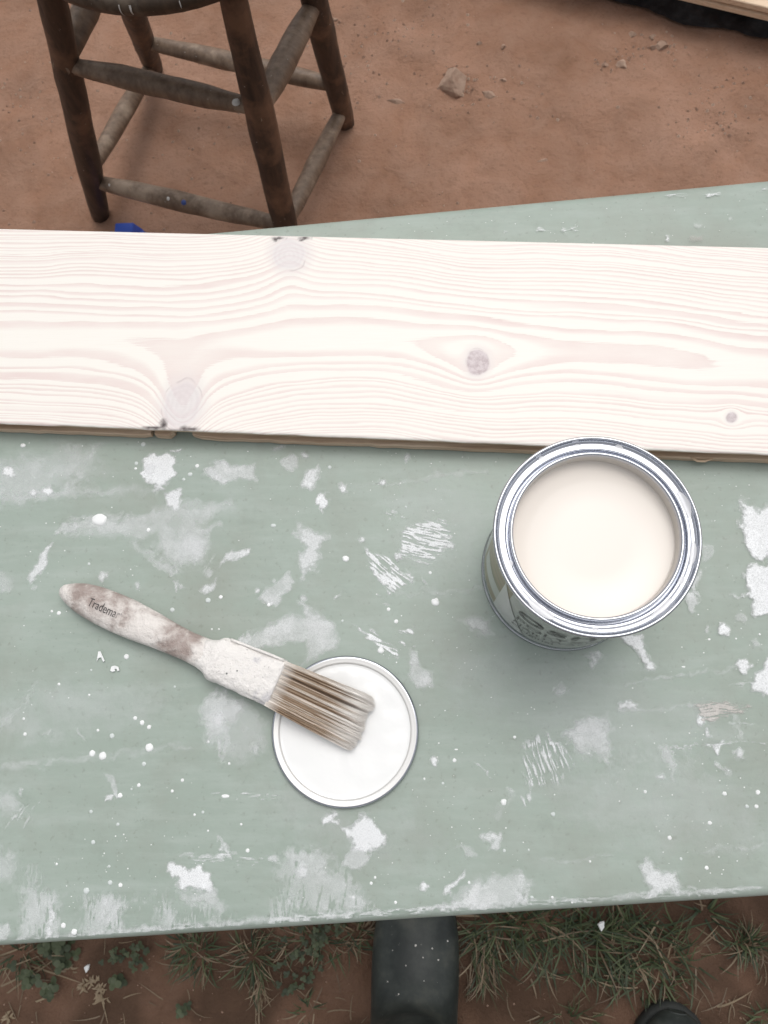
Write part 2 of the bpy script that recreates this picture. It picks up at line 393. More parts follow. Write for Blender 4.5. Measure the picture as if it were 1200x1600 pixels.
# ------------------------------------------------------------------ table
TA = math.radians(4.085); TC, TS = math.cos(TA), math.sin(TA)
def TL(u, v): return (u * TC - v * TS, u * TS + v * TC)        # table frame (along, across) -> world
T_U0, T_U1, T_V0, T_V1 = -0.78, 0.82, -0.1255, 0.3685
table = thing('work_table', (*TL(0.02, 0.12), 0), 'sage green painted work table splattered with dried white paint', 'table')
def rrect(u0, u1, v0, v1, r, n=7):
    pts = []
    for cx, cy, a0 in ((u1 - r, v1 - r, 0), (u0 + r, v1 - r, 90), (u0 + r, v0 + r, 180), (u1 - r, v0 + r, 270)):
        for k in range(n + 1):
            a = math.radians(a0 + 90 * k / n); pts.append((cx + r * math.cos(a), cy + r * math.sin(a)))
    return pts
RR = 0.008
prof = [(RR + 0.012, 0.0)] + [(RR - RR * math.sin(t), -RR + RR * math.cos(t)) for t in [math.radians(q) for q in (0, 12, 25, 38, 52, 66, 80, 90)]] + [(0.0005, -0.020), (0.0015, -0.024), (0.004, -0.026), (0.010, -0.026)]
v = []; f = []; loops = []
for ins, dz in prof:
    L = rrect(T_U0 + ins, T_U1 - ins, T_V0 + ins, T_V1 - ins, max(0.03 - ins, 0.006))
    loops.append(len(v)); v += [(*TL(a, b_), TABLE_Z + dz) for a, b_ in L]
nL = len(L)
for q in range(len(loops) - 1):
    for k in range(nL):
        a0, a1 = loops[q] + k, loops[q] + (k + 1) % nL; b0, b1 = loops[q + 1] + k, loops[q + 1] + (k + 1) % nL
        f.append((a0, b0, b1, a1))
f.append(tuple(range(loops[0], loops[0] + nL))); f.append(tuple(range(loops[-1] + nL - 1, loops[-1] - 1, -1)))
top = obj('tabletop', v, f, M_table, table)
for u in (T_U0 + 0.10, T_U1 - 0.10):
    for w in (T_V0 + 0.05, T_V1 - 0.05):
        x, y = TL(u, w); x2, y2 = TL(u + (0.05 if u > 0 else -0.05), w)
        vv, ff = tube([(x2, y2, gz_(x2, y2) - 0.004), (x, y, TABLE_Z - 0.0265)], [0.0125, 0.0125], 16)
        obj('leg', vv, ff, M_steel, table)
    a = TL(u + (0.025 if u > 0 else -0.025), T_V0 + 0.05); b2 = TL(u + (0.025 if u > 0 else -0.025), T_V1 - 0.05)
    vv, ff = tube([(*a, 0.36), (*b2, 0.36)], [0.009, 0.009], 12); obj('crossbar', vv, ff, M_steel, table)

# --- dried paint on the table: measured outlines, laid as thin films
STZ = [TABLE_Z + 0.00012]
def seg_dist(px, py, poly):
    d = np.full(px.shape, 1e9); inside = np.zeros(px.shape, bool); n = len(poly)
    for i in range(n):
        x0, y0 = poly[i]; x1, y1 = poly[(i + 1) % n]
        ex, ey = x1 - x0, y1 - y0; L = ex * ex + ey * ey + 1e-12
        t = np.clip(((px - x0) * ex + (py - y0) * ey) / L, 0, 1)
        d = np.minimum(d, np.hypot(px - x0 - t * ex, py - y0 - t * ey))
        cnd = ((y0 > py) != (y1 > py)) & (px < (x1 - x0) * (py - y0) / (y1 - y0 + 1e-15) + x0)
        inside ^= cnd
    return np.where(inside, d, -d)
def stain(pts, op, feather=5.0, streak=None, dens=0.5, rag=2.0, m=None, seed=None, name='paint_splash'):
    """pts measured on the photograph; feather and rag in millimetres"""
    seed = seed if seed is not None else len(table.children) * 7 + 3
    poly = [P(a, b_, TABLE_Z) for a, b_ in pts]
    xs = [p[0] for p in poly]; ys = [p[1] for p in poly]; fm = (2.0 + rag + feather * .6) * 0.001
    x0, x1, y0, y1 = min(xs) - fm, max(xs) + fm, min(ys) - fm, max(ys) + fm
    res = 0.00045 if streak is not None else 0.0008
    res = max(res, math.sqrt((x1 - x0) * (y1 - y0) / 9000.0))
    gx = np.arange(x0, x1 + res, res); gy = np.arange(y0, y1 + res, res)
    X, Y = np.meshgrid(gx, gy)
    wx = (fbm(X / 0.009, Y / 0.009, seed, 4) - 0.5) * rag * 0.004; wy = (fbm(X / 0.009, Y / 0.009, seed + 50, 4) - 0.5) * rag * 0.004
    wx = wx + (fbm(X / 0.0024, Y / 0.0024, seed + 70, 3) - 0.5) * 0.0026; wy = wy + (fbm(X / 0.0024, Y / 0.0024, seed + 90, 3) - 0.5) * 0.0026
    sdv = seg_dist(X + wx, Y + wy, poly)
    fade = np.clip(sdv / (feather * 0.0014) + 0.42, 0, 1)
    if streak is not None:
        a = math.radians(streak); u = X * math.cos(a) + Y * math.sin(a); w = -X * math.sin(a) + Y * math.cos(a)
        w = w + (fbm(X / 0.02, Y / 0.02, seed + 9, 2) - 0.5) * 0.004
        s = 0.46 * vnoise(u / 0.009, w / 0.0008, seed + 5) + 0.22 * vnoise(u / 0.003, w / 0.0005, seed + 6) + 0.32 * fbm(X / 0.007, Y / 0.007, seed + 8, 3)
        fade = fade * sstep(1 - dens - 0.10, 1 - dens + 0.10, s)
    inn = (T_V0 + 0.004 < (-X * TS + Y * TC)) & ((-X * TS + Y * TC) < T_V1 - 0.007)
    fade = fade * inn
    idx = np.arange(X.size).reshape(X.shape)
    q = np.stack([idx[:-1, :-1], idx[:-1, 1:], idx[1:, 1:], idx[1:, :-1]], -1).reshape(-1, 4)
    keep = fade.ravel()[q].max(1) > 0.02
    q = q[keep]
    if not len(q): return
    used = np.unique(q); remap = -np.ones(X.size, int); remap[used] = np.arange(len(used))
    z = STZ[0]; STZ[0] += 0.000006
    vv = np.stack([X.ravel()[used], Y.ravel()[used], np.full(len(used), z)], -1)
    o = obj(name, vv, remap[q], m or M_stain, table)
    fattr(o, 'fade', fade.ravel()[used]); fattr(o, 'op', np.full(len(used), min(1.0, op * (1.45 if op > .47 else 1.45))))
    return o
def blot(x, y, r, op, r2=None, ang=0, **k):
    r2 = r2 or r; n = 18; a = math.radians(ang); pts = []
    rr = random.Random(int(x * 7 + y))
    for i in range(n):
        t = 2 * math.pi * i / n; s = 0.82 + 0.36 * rr.random()
        u, w = r * s * math.cos(t), r2 * s * math.sin(t); pts.append((x + u * math.cos(a) - w * math.sin(a), y + u * math.sin(a) + w * math.cos(a)))
    k.setdefault('feather', 2.5); k.setdefault('rag', 1.2)
    return stain(pts, op, **k)
def Z3(ox, oy, s, pts): return [(ox + x * s, oy + y * s) for x, y in pts]
T = 1 / 3
# big faint hazes
stain(Z3(0, 660, T, [(-60,160),(150,150),(330,90),(480,110),(470,240),(330,320),(100,370),(-60,395)]), .32, 16, rag=4)
stain(Z3(0, 660, T, [(0,340),(330,310),(620,300),(780,325),(620,340),(240,365),(0,385)]), .26, 6, rag=2)
stain(Z3(0, 660, T, [(260,510),(330,470),(560,440),(880,370),(1080,360),(1090,400),(960,470),(1000,560),(960,660),(830,690),(720,600),(720,545),(400,530)]), .36, 8, rag=3)
stain(Z3(0, 660, T, [(330,440),(560,425),(560,455),(330,465)]), .25, 4)
blot(300, 857, 25, .34, 22, feather=6); blot(106, 827, 18, .42, 9, ang=-8)
stain(Z3(0, 660, T, [(600,560),(640,560),(740,650),(850,690),(820,730),(740,690),(650,610)]), .30, 4)
stain(Z3(0, 660, T, [(-40,690),(60,720),(50,790),(-40,810)]), .3, 6)
stain(Z3(0, 660, T, [(940,500),(1040,465),(1035,490),(960,530)]), .4, 3)
# upper left splashes
blot(247, 733, 26, .70, 24, rag=2.4); blot(233, 732, 11, .5); blot(273, 781, 16, .66, 16, rag=2.2); blot(272, 772, 12, .6, 6)
stain([(315,738),(333,727),(347,723),(372,728),(400,724),(401,752),(375,750),(353,757),(333,746)], .52, 4)
stain([(315,738),(333,730),(352,748),(353,757),(336,747)], .5, 3); blot(345, 724, 18, .5, 3)
stain(Z3(0, 660, T, [(262,566),(250,600),(205,690),(160,735),(140,768),(133,730),(165,650),(210,600)]), .62, 2.5)
stain(Z3(0, 660, T, [(1015,670),(1090,610),(1165,585),(1182,600),(1150,625),(1090,655)]), .55, 2.5)
stain(Z3(0, 660, T, [(1018,615),(1000,660),(965,725),(940,690),(970,670)]), .42, 2.5, streak=60, dens=.65)
stain(Z3(0, 660, T, [(1028,722),(1000,780),(960,806),(945,798),(975,760)]), .5, 2.5)
stain(Z3(0, 660, T, [(803,728),(826,735),(818,792),(808,790)]), .45, 2); stain(Z3(0, 660, T, [(828,728),(850,745),(872,778),(850,772)]), .45, 2)
stain(Z3(0, 660, T, [(780,140),(830,128),(858,132),(850,145)]), .7, 2)
blot(12, 736, 9, .72); blot(74, 766, 9, .7, 7); blot(54, 769, 7, .55); blot(161, 900, 8, .55); blot(216, 918, 6, .45, 7); blot(52, 921, 5, .4)
blot(249, 764, 6, .65, 3); blot(240, 768, 4, .6)
# middle
blot(454, 722, 15, .48, 14); blot(474, 713, 5, .5)
stain(Z3(400, 660, T, [(255,215),(298,212),(290,302),(262,318),(212,298),(228,250)]), .58, 4, rag=2.5)
blot(504.5, 781, 10.5, .85, rag=2.5); blot(503, 797, 2, .7, 5); blot(537, 763, 7, .82, rag=2); blot(597, 751, 4.5, .7); blot(434, 700, 10, .45, 4, ang=8); blot(634, 717, 6, .45, 7)
stain(Z3(400, 660, T, [(185,490),(220,488),(338,528),(300,610),(290,660),(240,695),(230,742),(205,738),(203,640),(216,570)]), .60, 5, rag=2.5)
stain(Z3(400, 660, T, [(150,690),(180,700),(175,750),(110,830),(90,860),(60,865),(8,820),(80,750)]), .42, 3); blot(427, 907, 4, .6, 2.5); blot(420, 943, 5, .6, 4); blot(403, 925, 4, .7)
stain(Z3(400, 660, T, [(225,815),(245,870),(340,930),(390,1000),(398,1060),(340,1090),(240,1130),(210,1150),(250,1080),(230,1040),(160,1035),(60,1060),(-40,1090),(-60,1010),(60,940),(150,895),(212,900),(205,840)]), .46, 5, rag=2)
blot(474, 935, 5, .55); stain(Z3(400, 660, T, [(-110,1040),(-70,985),(-50,1010),(-30,985),(-20,1030),(-70,1070)]), .5, 3)
stain(Z3(400, 660, T, [(505,585),(540,600),(610,625),(745,748),(690,760),(640,808),(570,750),(535,660)]), .75, 2.5, streak=-38, dens=.52)
stain(Z3(400, 660, T, [(520,760),(600,800),(650,850),(620,870),(560,830)]), .6, 2.5, streak=-42, dens=.42)
stain(Z3(400, 660, T, [(690,515),(790,450),(890,465),(925,580),(880,605),(830,640),(655,645),(690,590)]), .72, 2.5, streak=-12, dens=.5)
blot(701, 853, 6, .7, 6); stain(Z3(400, 660, T, [(595,395),(690,420),(695,450),(630,450)]), .6, 2.5, streak=-15, dens=.42)
stain(Z3(400, 660, T, [(820,412),(880,420),(850,432)]), .6, 2, streak=-8, dens=.45)
stain(Z3(400, 660, T, [(455,945),(560,985),(640,1040),(670,1105),(600,1080),(520,1010)]), .7, 2.5, streak=-28, dens=.5)
stain(Z3(400, 660, T, [(620,985),(750,955),(745,1060),(680,1050)]), .7, 2.5, streak=-22, dens=.45)
stain(Z3(400, 660, T, [(640,640),(700,625),(830,650),(825,680),(740,660)]), .6, 2.5, streak=-12, dens=.4)
blot(567, 845, 3.5, .8, 5, ang=-30); blot(574, 859, 5, .75, 4); blot(625, 869, 7, .7, 4)
stain([(640,1020),(648,1020),(655,1032),(680,1050),(678,1068),(655,1076),(640,1062),(636,1040)], .46, 4)
stain(Z3(400, 660, T, [(945,925),(1010,915),(1095,920),(1125,1000),(1080,1010),(1000,975)]), .36, 5)
stain([(560,760),(600,752),(640,748),(767,733),(767,738),(640,753)], .22, 3); stain([(620,925),(760,915),(762,921),(622,931)], .16, 3)
stain(Z3(400, 660, T, [(365,825),(410,797),(405,805),(372,828)]), .6, 1.5); stain(Z3(400, 660, T, [(770,725),(810,760),(775,750)]), .55, 1.5)
# round the lid and the brush
stain(Z3(0, 1060, .375, [(920,40),(1030,110),(1000,170),(955,180),(960,250),(935,345),(920,260),(860,250),(835,180),(840,120)]), .40, 7, rag=3)
stain(Z3(0, 1060, .375, [(850,130),(1000,90),(1130,180),(1120,280),(1040,345),(930,350),(860,260)]), .22, 8, rag=2)
blot(344, 1123, 9, .4, 10); stain(Z3(0, 1060, .375, [(918,270),(932,270),(935,345),(920,345)]), .45, 2.5); stain(Z3(0, 1060, .375, [(1060,270),(1085,290),(1085,320),(1060,300)]), .35, 3)
# left of the middle, towards the front
stain(Z3(0, 1060, .375, [(700,762),(742,765),(765,800),(820,770),(888,830),(882,880),(740,882),(735,840),(705,810)]), .82, 2.5, rag=2)
stain(Z3(0, 1060, .375, [(715,880),(890,880),(935,960),(900,1000),(840,935),(760,930)]), .36, 5)
stain(Z3(0, 1060, .375, [(740,742),(820,735),(960,730),(1160,738),(1165,772),(960,760),(800,757)]), .55, 3, streak=2, dens=.55)
stain(Z3(0, 1060, .375, [(915,655),(930,665),(962,750),(940,745)]), .55, 1.8)
stain(Z3(0, 1060, .375, [(880,478),(960,478),(1160,482),(1170,498),(1000,495)]), .6, 2, streak=3, dens=.45)
stain(Z3(0, 1060, .375, [(-30,700),(80,740),(60,830),(-30,850)]), .34, 8); stain(Z3(0, 1060, .375, [(-30,470),(50,460),(90,520),(60,570),(-30,560)]), .3, 7)
stain(Z3(0, 1060, .375, [(165,508),(150,560),(110,612),(95,615),(130,550)]), .5, 3, streak=58, dens=.6); stain(Z3(0, 1060, .375, [(40,600),(130,520),(90,590),(20,640)]), .35, 3, streak=55, dens=.5)
stain(Z3(0, 1060, .375, [(85,462),(103,465),(88,502),(74,498)]), .5, 2); stain(Z3(0, 1060, .375, [(430,402),(462,402),(512,488),(495,500),(465,470)]), .42, 2.2)
stain(Z3(0, 1060, .375, [(430,470),(470,472),(455,495),(428,512)]), .55, 1.8); stain(Z3(0, 1060, .375, [(303,206),(330,232),(360,268),(350,268),(315,235)]), .5, 1.8)
stain(Z3(0, 1060, .375, [(0,180),(90,110),(150,30),(140,70),(60,160),(0,210)]), .34, 5, streak=40, dens=.6); stain(Z3(0, 1060, .375, [(155,245),(215,210),(200,230)]), .35, 2)
stain([(0,1193),(120,1180),(300,1162),(300,1170),(120,1190),(0,1206)], .2, 4, streak=3, dens=.7)
# runs down to the front edge
for pts, op, dn in (([(78,850),(170,840),(240,900),(245,1075),(70,1085)], .5, .62), ([(90,790),(180,790),(190,860),(110,910)], .4, .55), ([(335,900),(420,900),(525,880),(530,1060),(330,1075)], .55, .62),
                    ([(395,920),(470,900),(520,930),(500,1010),(420,1020)], .5, .75), ([(590,900),(625,905),(600,970),(535,1050),(555,960)], .5, .5), ([(645,870),(715,880),(740,1000),(720,1060),(640,1060)], .48, .66), ([(1140,880),(1230,900),(1230,1040),(1130,1040)], .42, .55), ([(730,1000),(800,950),(1000,980),(1060,1050),(740,1062)], .34, .45)):
    stain(Z3(0, 1060, .375, pts), op * .72, 8, streak=92, dens=dn, rag=3)
stain(Z3(0, 1060, .375, [(200,945),(218,955),(235,1075),(195,1080)]), .55, 3, rag=2); stain(Z3(0, 1060, .375, [(-10,1020),(40,1020),(45,1085),(-10,1095)]), .5, 3)
stain([(-20,1474),(100,1459),(300,1441),(420,1432),(420,1443),(300,1452),(100,1471),(-20,1487)], .40, 4, streak=4, dens=.66, rag=.8)
stain([(420,1432),(600,1420),(730,1410),(730,1420),(600,1431),(420,1443)], .46, 2.5, streak=4, dens=.60, rag=.6)
stain([(730,1409),(900,1400),(1190,1381),(1190,1390),(900,1411),(730,1420)], .36, 2.5, streak=4, dens=.55, rag=.6)
stain([(440,1330),(500,1325),(560,1390),(590,1410),(560,1425),(450,1428),(440,1390)], .36, 9, streak=80, dens=.66, rag=3)
# in front of the lid
stain(Z3(450, 1060, T, [(255,688),(300,690),(330,655),(365,640),(400,670),(455,735),(452,775),(380,822),(290,812),(285,740)]), .86, 3, rag=1.5)
stain(Z3(450, 1060, T, [(290,805),(405,805),(372,880),(320,908),(248,880)]), .5, 3); blot(515, 1281, 10, .75, 8, rag=2.4); blot(520, 1272, 4, .6, 5)
blot(678, 1190, 6, .75, 9, rag=1.8); blot(663, 1388, 7, .82, 6, rag=1.8); blot(473, 1358, 12, .5, 12)
stain(Z3(450, 1060, T, [(818,888),(828,910),(770,1003),(735,1000),(712,1006),(762,950)]), .62, 2.2); stain(Z3(450, 1060, T, [(892,728),(935,715),(995,705),(975,802),(930,796),(943,760)]), .56, 3)
stain(Z3(450, 1060, T, [(800,800),(860,785),(880,820),(830,825)]), .3, 3); stain(Z3(450, 1060, T, [(735,1088),(790,1030),(900,940),(960,910),(1100,920),(1160,950),(1120,1000),(1110,1080),(900,1092)]), .50, 7, rag=3)
stain(Z3(450, 1060, T, [(1045,1078),(1072,985),(1085,1040),(1112,1015),(1112,1075)]), .5, 2.5); blot(688, 1418, 6, .75, 3)
stain(Z3(450, 1060, T, [(835,372),(880,395),(940,452),(950,468),(905,425)]), .5, 1.2)
blot(797, 1233, 5, .35, 4); stain(Z3(450, 1060, T, [(950,640),(1030,530),(1050,540),(980,660)]), .22, 5)
# right
stain(Z3(800, 1000, T, [(62,500),(90,470),(150,430),(240,500),(295,600),(200,668),(70,685)]), .62, 3, streak=105, dens=.5, rag=2)
stain(Z3(800, 1000, T, [(35,730),(90,695),(95,740),(50,785)]), .5, 2.5, streak=110, dens=.5)
stain(Z3(800, 1000, T, [(210,440),(300,385),(460,340),(466,460),(446,585),(330,540),(250,480)]), .46, 7, rag=3)
stain(Z3(800, 1000, T, [(585,1058),(650,1038),(720,1090),(792,1100),(802,1150),(755,1200),(600,1200),(632,1150)]), .52, 4, rag=2); stain(Z3(800, 1000, T, [(830,1148),(872,1198),(972,1196),(940,1180),(900,1190)]), .55, 2.5)
stain(Z3(800, 1000, T, [(690,500),(740,498),(772,580),(745,640),(710,590)]), .42, 4, streak=110, dens=.7); blot(1029, 1212, 6, .65, 4); blot(1154, 1180, 7.5, .6, 8)
stain(Z3(800, 1000, T, [(930,492),(985,490),(975,528),(955,515)]), .75, 2); stain(Z3(800, 1000, T, [(745,508),(930,492),(1190,480),(1190,486),(930,499),(745,514)]), .75, 1.2, streak=3, dens=.62)
stain(Z3(800, 1000, T, [(945,575),(1010,598),(1000,610),(950,600)]), .55, 2.5); blot(1139, 1207, 5, .4)
stain(Z3(800, 1000, T, [(900,425),(920,425),(940,460),(915,455)]), .6, 2); blot(1096, 1126, 6, .75, 7)
stain(Z3(800, 1000, T, [(505,300),(540,288),(578,300),(575,328),(510,325)]), .6, 3, rag=2.5)
stain(Z3(800, 1000, T, [(530,200),(800,155),(1040,120),(1042,136),(800,172),(535,212)]), .3, 3); stain(Z3(800, 1000, T, [(480,325),(850,298),(850,315),(500,340)]), .26, 3)
stain(Z3(800, 1000, T, [(340,90),(390,60),(420,90),(370,115)]), .5, 4); stain(Z3(800, 1000, T, [(200,230),(235,205),(260,240),(220,275),(205,260)]), .4, 4, streak=50, dens=.6)
stain(Z3(800, 1000, T, [(862,305),(930,285),(1060,298),(1105,312),(1045,340),(930,385),(882,375)]), .85, 3, streak=6, dens=.62, m=M_skin, rag=2, name='dried_paint_skin')
stain(Z3(800, 1000, T, [(1010,395),(1150,380),(1150,392),(1010,408)]), .4, 2, streak=3, dens=.5); stain(Z3(800, 1000, T, [(1035,350),(1070,360),(1075,460),(1055,460)]), .3, 4)
stain(Z3(800, 1000, T, [(850,985),(1190,955),(1190,965),(850,995)]), .22, 3); stain(Z3(800, 1000, T, [(120,1030),(480,1005),(480,1014),(120,1042)]), .2, 3)
W = .2375
stain(Z3(1050, 740, W, [(438,130),(525,225),(600,222),(720,225),(720,470),(575,565),(520,520),(480,420),(438,350),(462,280)]), .72, 4, rag=2.5)
stain(Z3(1050, 740, W, [(468,640),(520,600),(720,585),(720,930),(560,945),(520,880),(490,810),(380,815),(490,795),(485,730)]), .9, 3, rag=2)
stain(Z3(1050, 740, W, [(405,1270),(440,1215),(500,1212),(532,1260),(500,1312),(440,1312)]), .9, 2.5, rag=1.6); stain(Z3(1050, 740, W, [(525,1340),(600,1205),(720,1190),(720,1440),(570,1485),(530,1420)]), .68, 4, rag=2.5)
stain(Z3(1050, 740, W, [(380,1380),(540,1385),(540,1395),(380,1392)]), .5, 2, streak=2, dens=.5); stain(Z3(1050, 740, W, [(440,1440),(530,1425),(530,1445),(440,1452)]), .6, 2, streak=2, dens=.5)
stain(Z3(1050, 740, W, [(190,470),(260,463),(278,520),(230,582),(190,600)]), .4, 3); stain(Z3(1050, 740, W, [(150,640),(205,640),(205,700),(150,810),(120,800)]), .42, 3, streak=100, dens=.7)
stain(Z3(1050, 740, W, [(92,800),(150,785),(152,830),(175,870),(168,915),(125,938),(92,905)]), .5, 2.5); blot(1133, 986, 10.5, .75, 9.5, rag=2); blot(1103, 983, 5, .4, 4); blot(1158, 967, 9, .25, 7)
stain([(968,985),(1003,992),(1010,1022),(1022,1046),(1008,1047),(996,1022),(972,1000)], .72, 3, rag=2); blot(1178, 1005, 8, .3, 7)
# broad faint wipes
stain([(680,1010),(800,985),(960,1040),(1100,1080),(1150,1160),(1000,1200),(860,1150),(720,1110)], .10, 25, rag=5); stain([(860,1210),(1040,1180),(1190,1230),(1200,1330),(1040,1330),(900,1290)], .13, 25, rag=5)
stain([(0,1090),(120,1060),(260,1080),(220,1130),(60,1160),(0,1150)], .14, 16, rag=5); stain([(440,1180),(560,1280),(640,1260),(700,1330),(560,1350),(430,1290)], .10, 20, rag=5); stain([(600,770),(700,745),(770,790),(740,900),(640,910)], .10, 18, rag=4)
# far strip beyond the board
for q in ([(838,361),(905,357),(905,361),(840,365)], [(1108,288),(1160,283),(1160,288),(1108,292)], [(1040,305),(1125,300),(1125,304),(1040,309)], [(1180,296),(1200,295),(1200,299),(1180,300)]):
    stain(q, .6, 1.6, streak=4, dens=.5)
blot(1042, 374, 2.5, .7, 5); blot(790, 362, 3, .4, 1.5); blot(1140, 345, 4, .3, 3); blot(1090, 352, 6, .3, 4); blot(713, 327, 6, .5, 3)
stain([(1075,372),(1100,368),(1102,376),(1080,384)], .35, 3, m=M_skin, name='dried_paint_skin')

# --- raised drops
drops = """155,812,12.5,10;233,1168,6;160.5,1181,5.8;144,1177,4.6;233,1136,3.2;222,1129,3.6;211,1122,3;175,1150,3.7;153,1141,2.2;39,1147,2.7;37,1123,2;225,1193.5,3.2;285,1219,2.4;269,1236,2.2;217,1227,2.7;205.5,1233,1.6;187.5,1243,3.6;142,1268,2.4;184,1288,2.4;145.5,1316,3;172,1379,3.3;188,1383,3;135,1392,4.4;352,1244,6,2.6;317,1269,2.1;304,1273,1.8;377,1288,1.8;387,1329,2.8;325,1298,1.4;99,1446,3.6;116,1456,4.2;88.5,1350,1.8;139.5,1086,1.7;273,1073,1.7;358,1193,1.9;325.5,1159,1.9;170.6,1353.6,1.9;35.7,696,4.6,3.4;224,694,4;213,724,3;212,732,2.2;308,728,3.2;297,741,4,3.2;287,749,2.6;232,828,3.2;139,881,2.3;269,953,3.7;325,938,4;345,933,3;81,955,2;92,958,3.3;427,821,4.2,3;515,730,3;540,873,5.2,4.6;680,941,6.2;607,952,2.9;619,971,3.2;535,970,1.9;595,1016,4.8;420,945,3;672,895,2.4;634,792,1.7;787,1253,4.2;710,1188,2.7;713,1171,2.5,1.2;692,1224,1.9;663,1217,1.6;580,1380,2.2;586,1371,1.8;552,1402,2.4;788,1329,2.2;826,1328,1.5;733,1379,1.9;804,1152,2.2;765,1412,1.8;831,1402,2.2;658,1420,1.6;618,1410,2.1;1104,1356,3.2;922,1346,1.9;863,1402,2.2;894,1410,1.9;1109,1286,3.6,3;1182,1260,3.2;1184,1238,3.8;1132,1240,3.4;1008,1237,2.7;1068,1042,3.4,1.5;1064,1342,2.4;1108,999,2.6,1.8;1150,998,1.6;1187,991,1.9;1158,982,1.3;197.5,1026,3.9;331,983,1.4;342,983,1.4;92,1069,2.2;142.5,1047,1.6;139,1086,1.7;400,1001,2;405,1063,2;1167,1260,3;1046,1309,3.4;864,1272,3.4"""
for q in drops.split(';'):
    w = [float(a) for a in q.split(',')]; x, y = P(w[0], w[1], TABLE_Z); s = 0.001 / 2.36
    r1 = w[2] * s; r2 = (w[3] if len(w) > 3 else w[2]) * s; h = min(0.0012, 0.34 * min(r1, r2))
    n = 14; v = []; f = []; ro = random.random() * 6; off = [1 + (0.30 if w[0] > 640 else 0.16) * (random.random() - 0.5) for _ in range(n)]; r1 *= (0.85 if w[0] > 850 else 1); r2 *= (0.85 if w[0] > 850 else 1)
    for k, (rs, zs) in enumerate(((1.06, 0.0), (0.96, 0.55), (0.75, 0.9), (0.4, 1.0))):
        for i in range(n):
            t = 2 * math.pi * i / n
            v.append((x + r1 * rs * off[i] * math.cos(t), y + r2 * rs * off[i] * math.sin(t), TABLE_Z + 0.0010 * 0 + h * zs))
    for k in range(3):
        for i in range(n): f.append((k * n + i, k * n + (i + 1) % n, (k + 1) * n + (i + 1) % n, (k + 1) * n + i))
    f.append(tuple(3 * n + i for i in range(n)))
    obj('paint_drop', v, f, M_drop2 if random.random() < .35 and w[2] < 4.5 else M_drop, table)
# fine speckle, too many and too small to tell apart
v = []; f = []
def speck(px, py, r, z):
    x, y = P(px, py, z); n = 6; b0 = len(v)
    a0 = random.random() * 6; e = 0.6 + 0.4 * random.random()
    for i in range(n):
        t = 2 * math.pi * i / n + a0; v.append((x + r * math.cos(t), y + r * e * math.sin(t), z))
    v.append((x, y, z + r * 0.35))
    for i in range(n): f.append((b0 + i, b0 + (i + 1) % n, b0 + n))
for _ in range(900):
    px = random.uniform(-40, 1240); py = random.uniform(690, 1440)
    if float(vnoise(px / 130, py / 130, 77)) < 0.42: continue
    x, y = P(px, py, TABLE_Z)
    if -x * TS + y * TC < T_V0 + 0.012: continue
    speck(px, py, random.choice((0.00022, 0.00028, 0.00034, 0.0005)), TABLE_Z + 0.0009 * 0 + 0.0002)
for _ in range(60):
    px, py = random.uniform(600, 1240), random.uniform(285, 380); x, y = P(px, py, TABLE_Z)
    if -x * TS + y * TC < T_V1 - 0.01: speck(px, py, 0.0004, TABLE_Z + 0.0002)
sp = obj('paint_speckle', v, f, M_drop, table); sp['kind'] = 'stuff'

# ------------------------------------------------------------------ pine board
BA = math.radians(-3.48); BC, BS = math.cos(BA), math.sin(BA)
def BL(u, v): return (u * BC - v * BS, u * BS + v * BC)
B_V0, B_V1, B_T = 0.1775, 0.3320, 0.0178
BZ = TABLE_Z + 0.0006
KN = [(452, 397, 29, 27, 0.0, 0.05), (284, 632, 31, 42, 0.35, 0.12), (746, 566, 20, 22, 0.0, 1.0), (1143, 652, 9, 9, 0.0, 0.85)]
def grain(x, y):
    yy = y.copy()
    yy = yy + 27 * (1 + ((x - 452) / 40) ** 2) ** -1.1 * np.exp(-((y - 385) / 85) ** 2)
    yy = yy - 78 * (1 + ((x - 284) / 44) ** 2) ** -1.3 * np.exp(-((y - 640) / 75) ** 2)
    for kx, ky, R in ((746, 566, 26), (1143, 652, 13)):
        dx = (x - kx) / 1.25; dy = y - ky; r2 = dx ** 2 + dy ** 2
        yy = yy - dy * np.minimum(R * R / np.maximum(r2, (R * .8) ** 2), 1.25) * .8 * np.exp(-r2 / (R * 3.6) ** 2)
    yc = spl(x, [-2400, -400, 0, 150, 300, 450, 600, 740, 900, 1000, 1100, 1200, 1600, 3000], [480, 515, 528, 531, 538, 530, 527, 546, 549, 556, 566, 574, 600, 640])
    d = yy - yc + (vnoise(x / 170, y / 60, 3) - .5) * 11 + (vnoise(x / 60, y / 22, 5) - .5) * 3.5 + (vnoise(x / 33, y / 9, 6) - .5) * 1.2
    a = np.sqrt(d * d + 49) - 7
    base = .023 * a + .00058 * a * a
    E = spl(x, [-2400, -400, 0, 150, 240, 330, 420, 600, 800, 870, 960, 1090, 1150, 1230, 1600, 3000], [0, 0, 0, .05, .34, .66, .95, 1.08, .95, .64, .46, .36, .05, 0, 0, 0])
    E = E * np.exp(-(d / 95) ** 2) + 1.05 * np.exp(-((x - 733) / 64) ** 2 - ((y - 556) / 36) ** 2)
    base = base + (vnoise(base * 0.9 + 40 * (d > 0), x / 900, 15) - .5) * 1.0 * sstep(.6, 2.0, base)
    return base - E
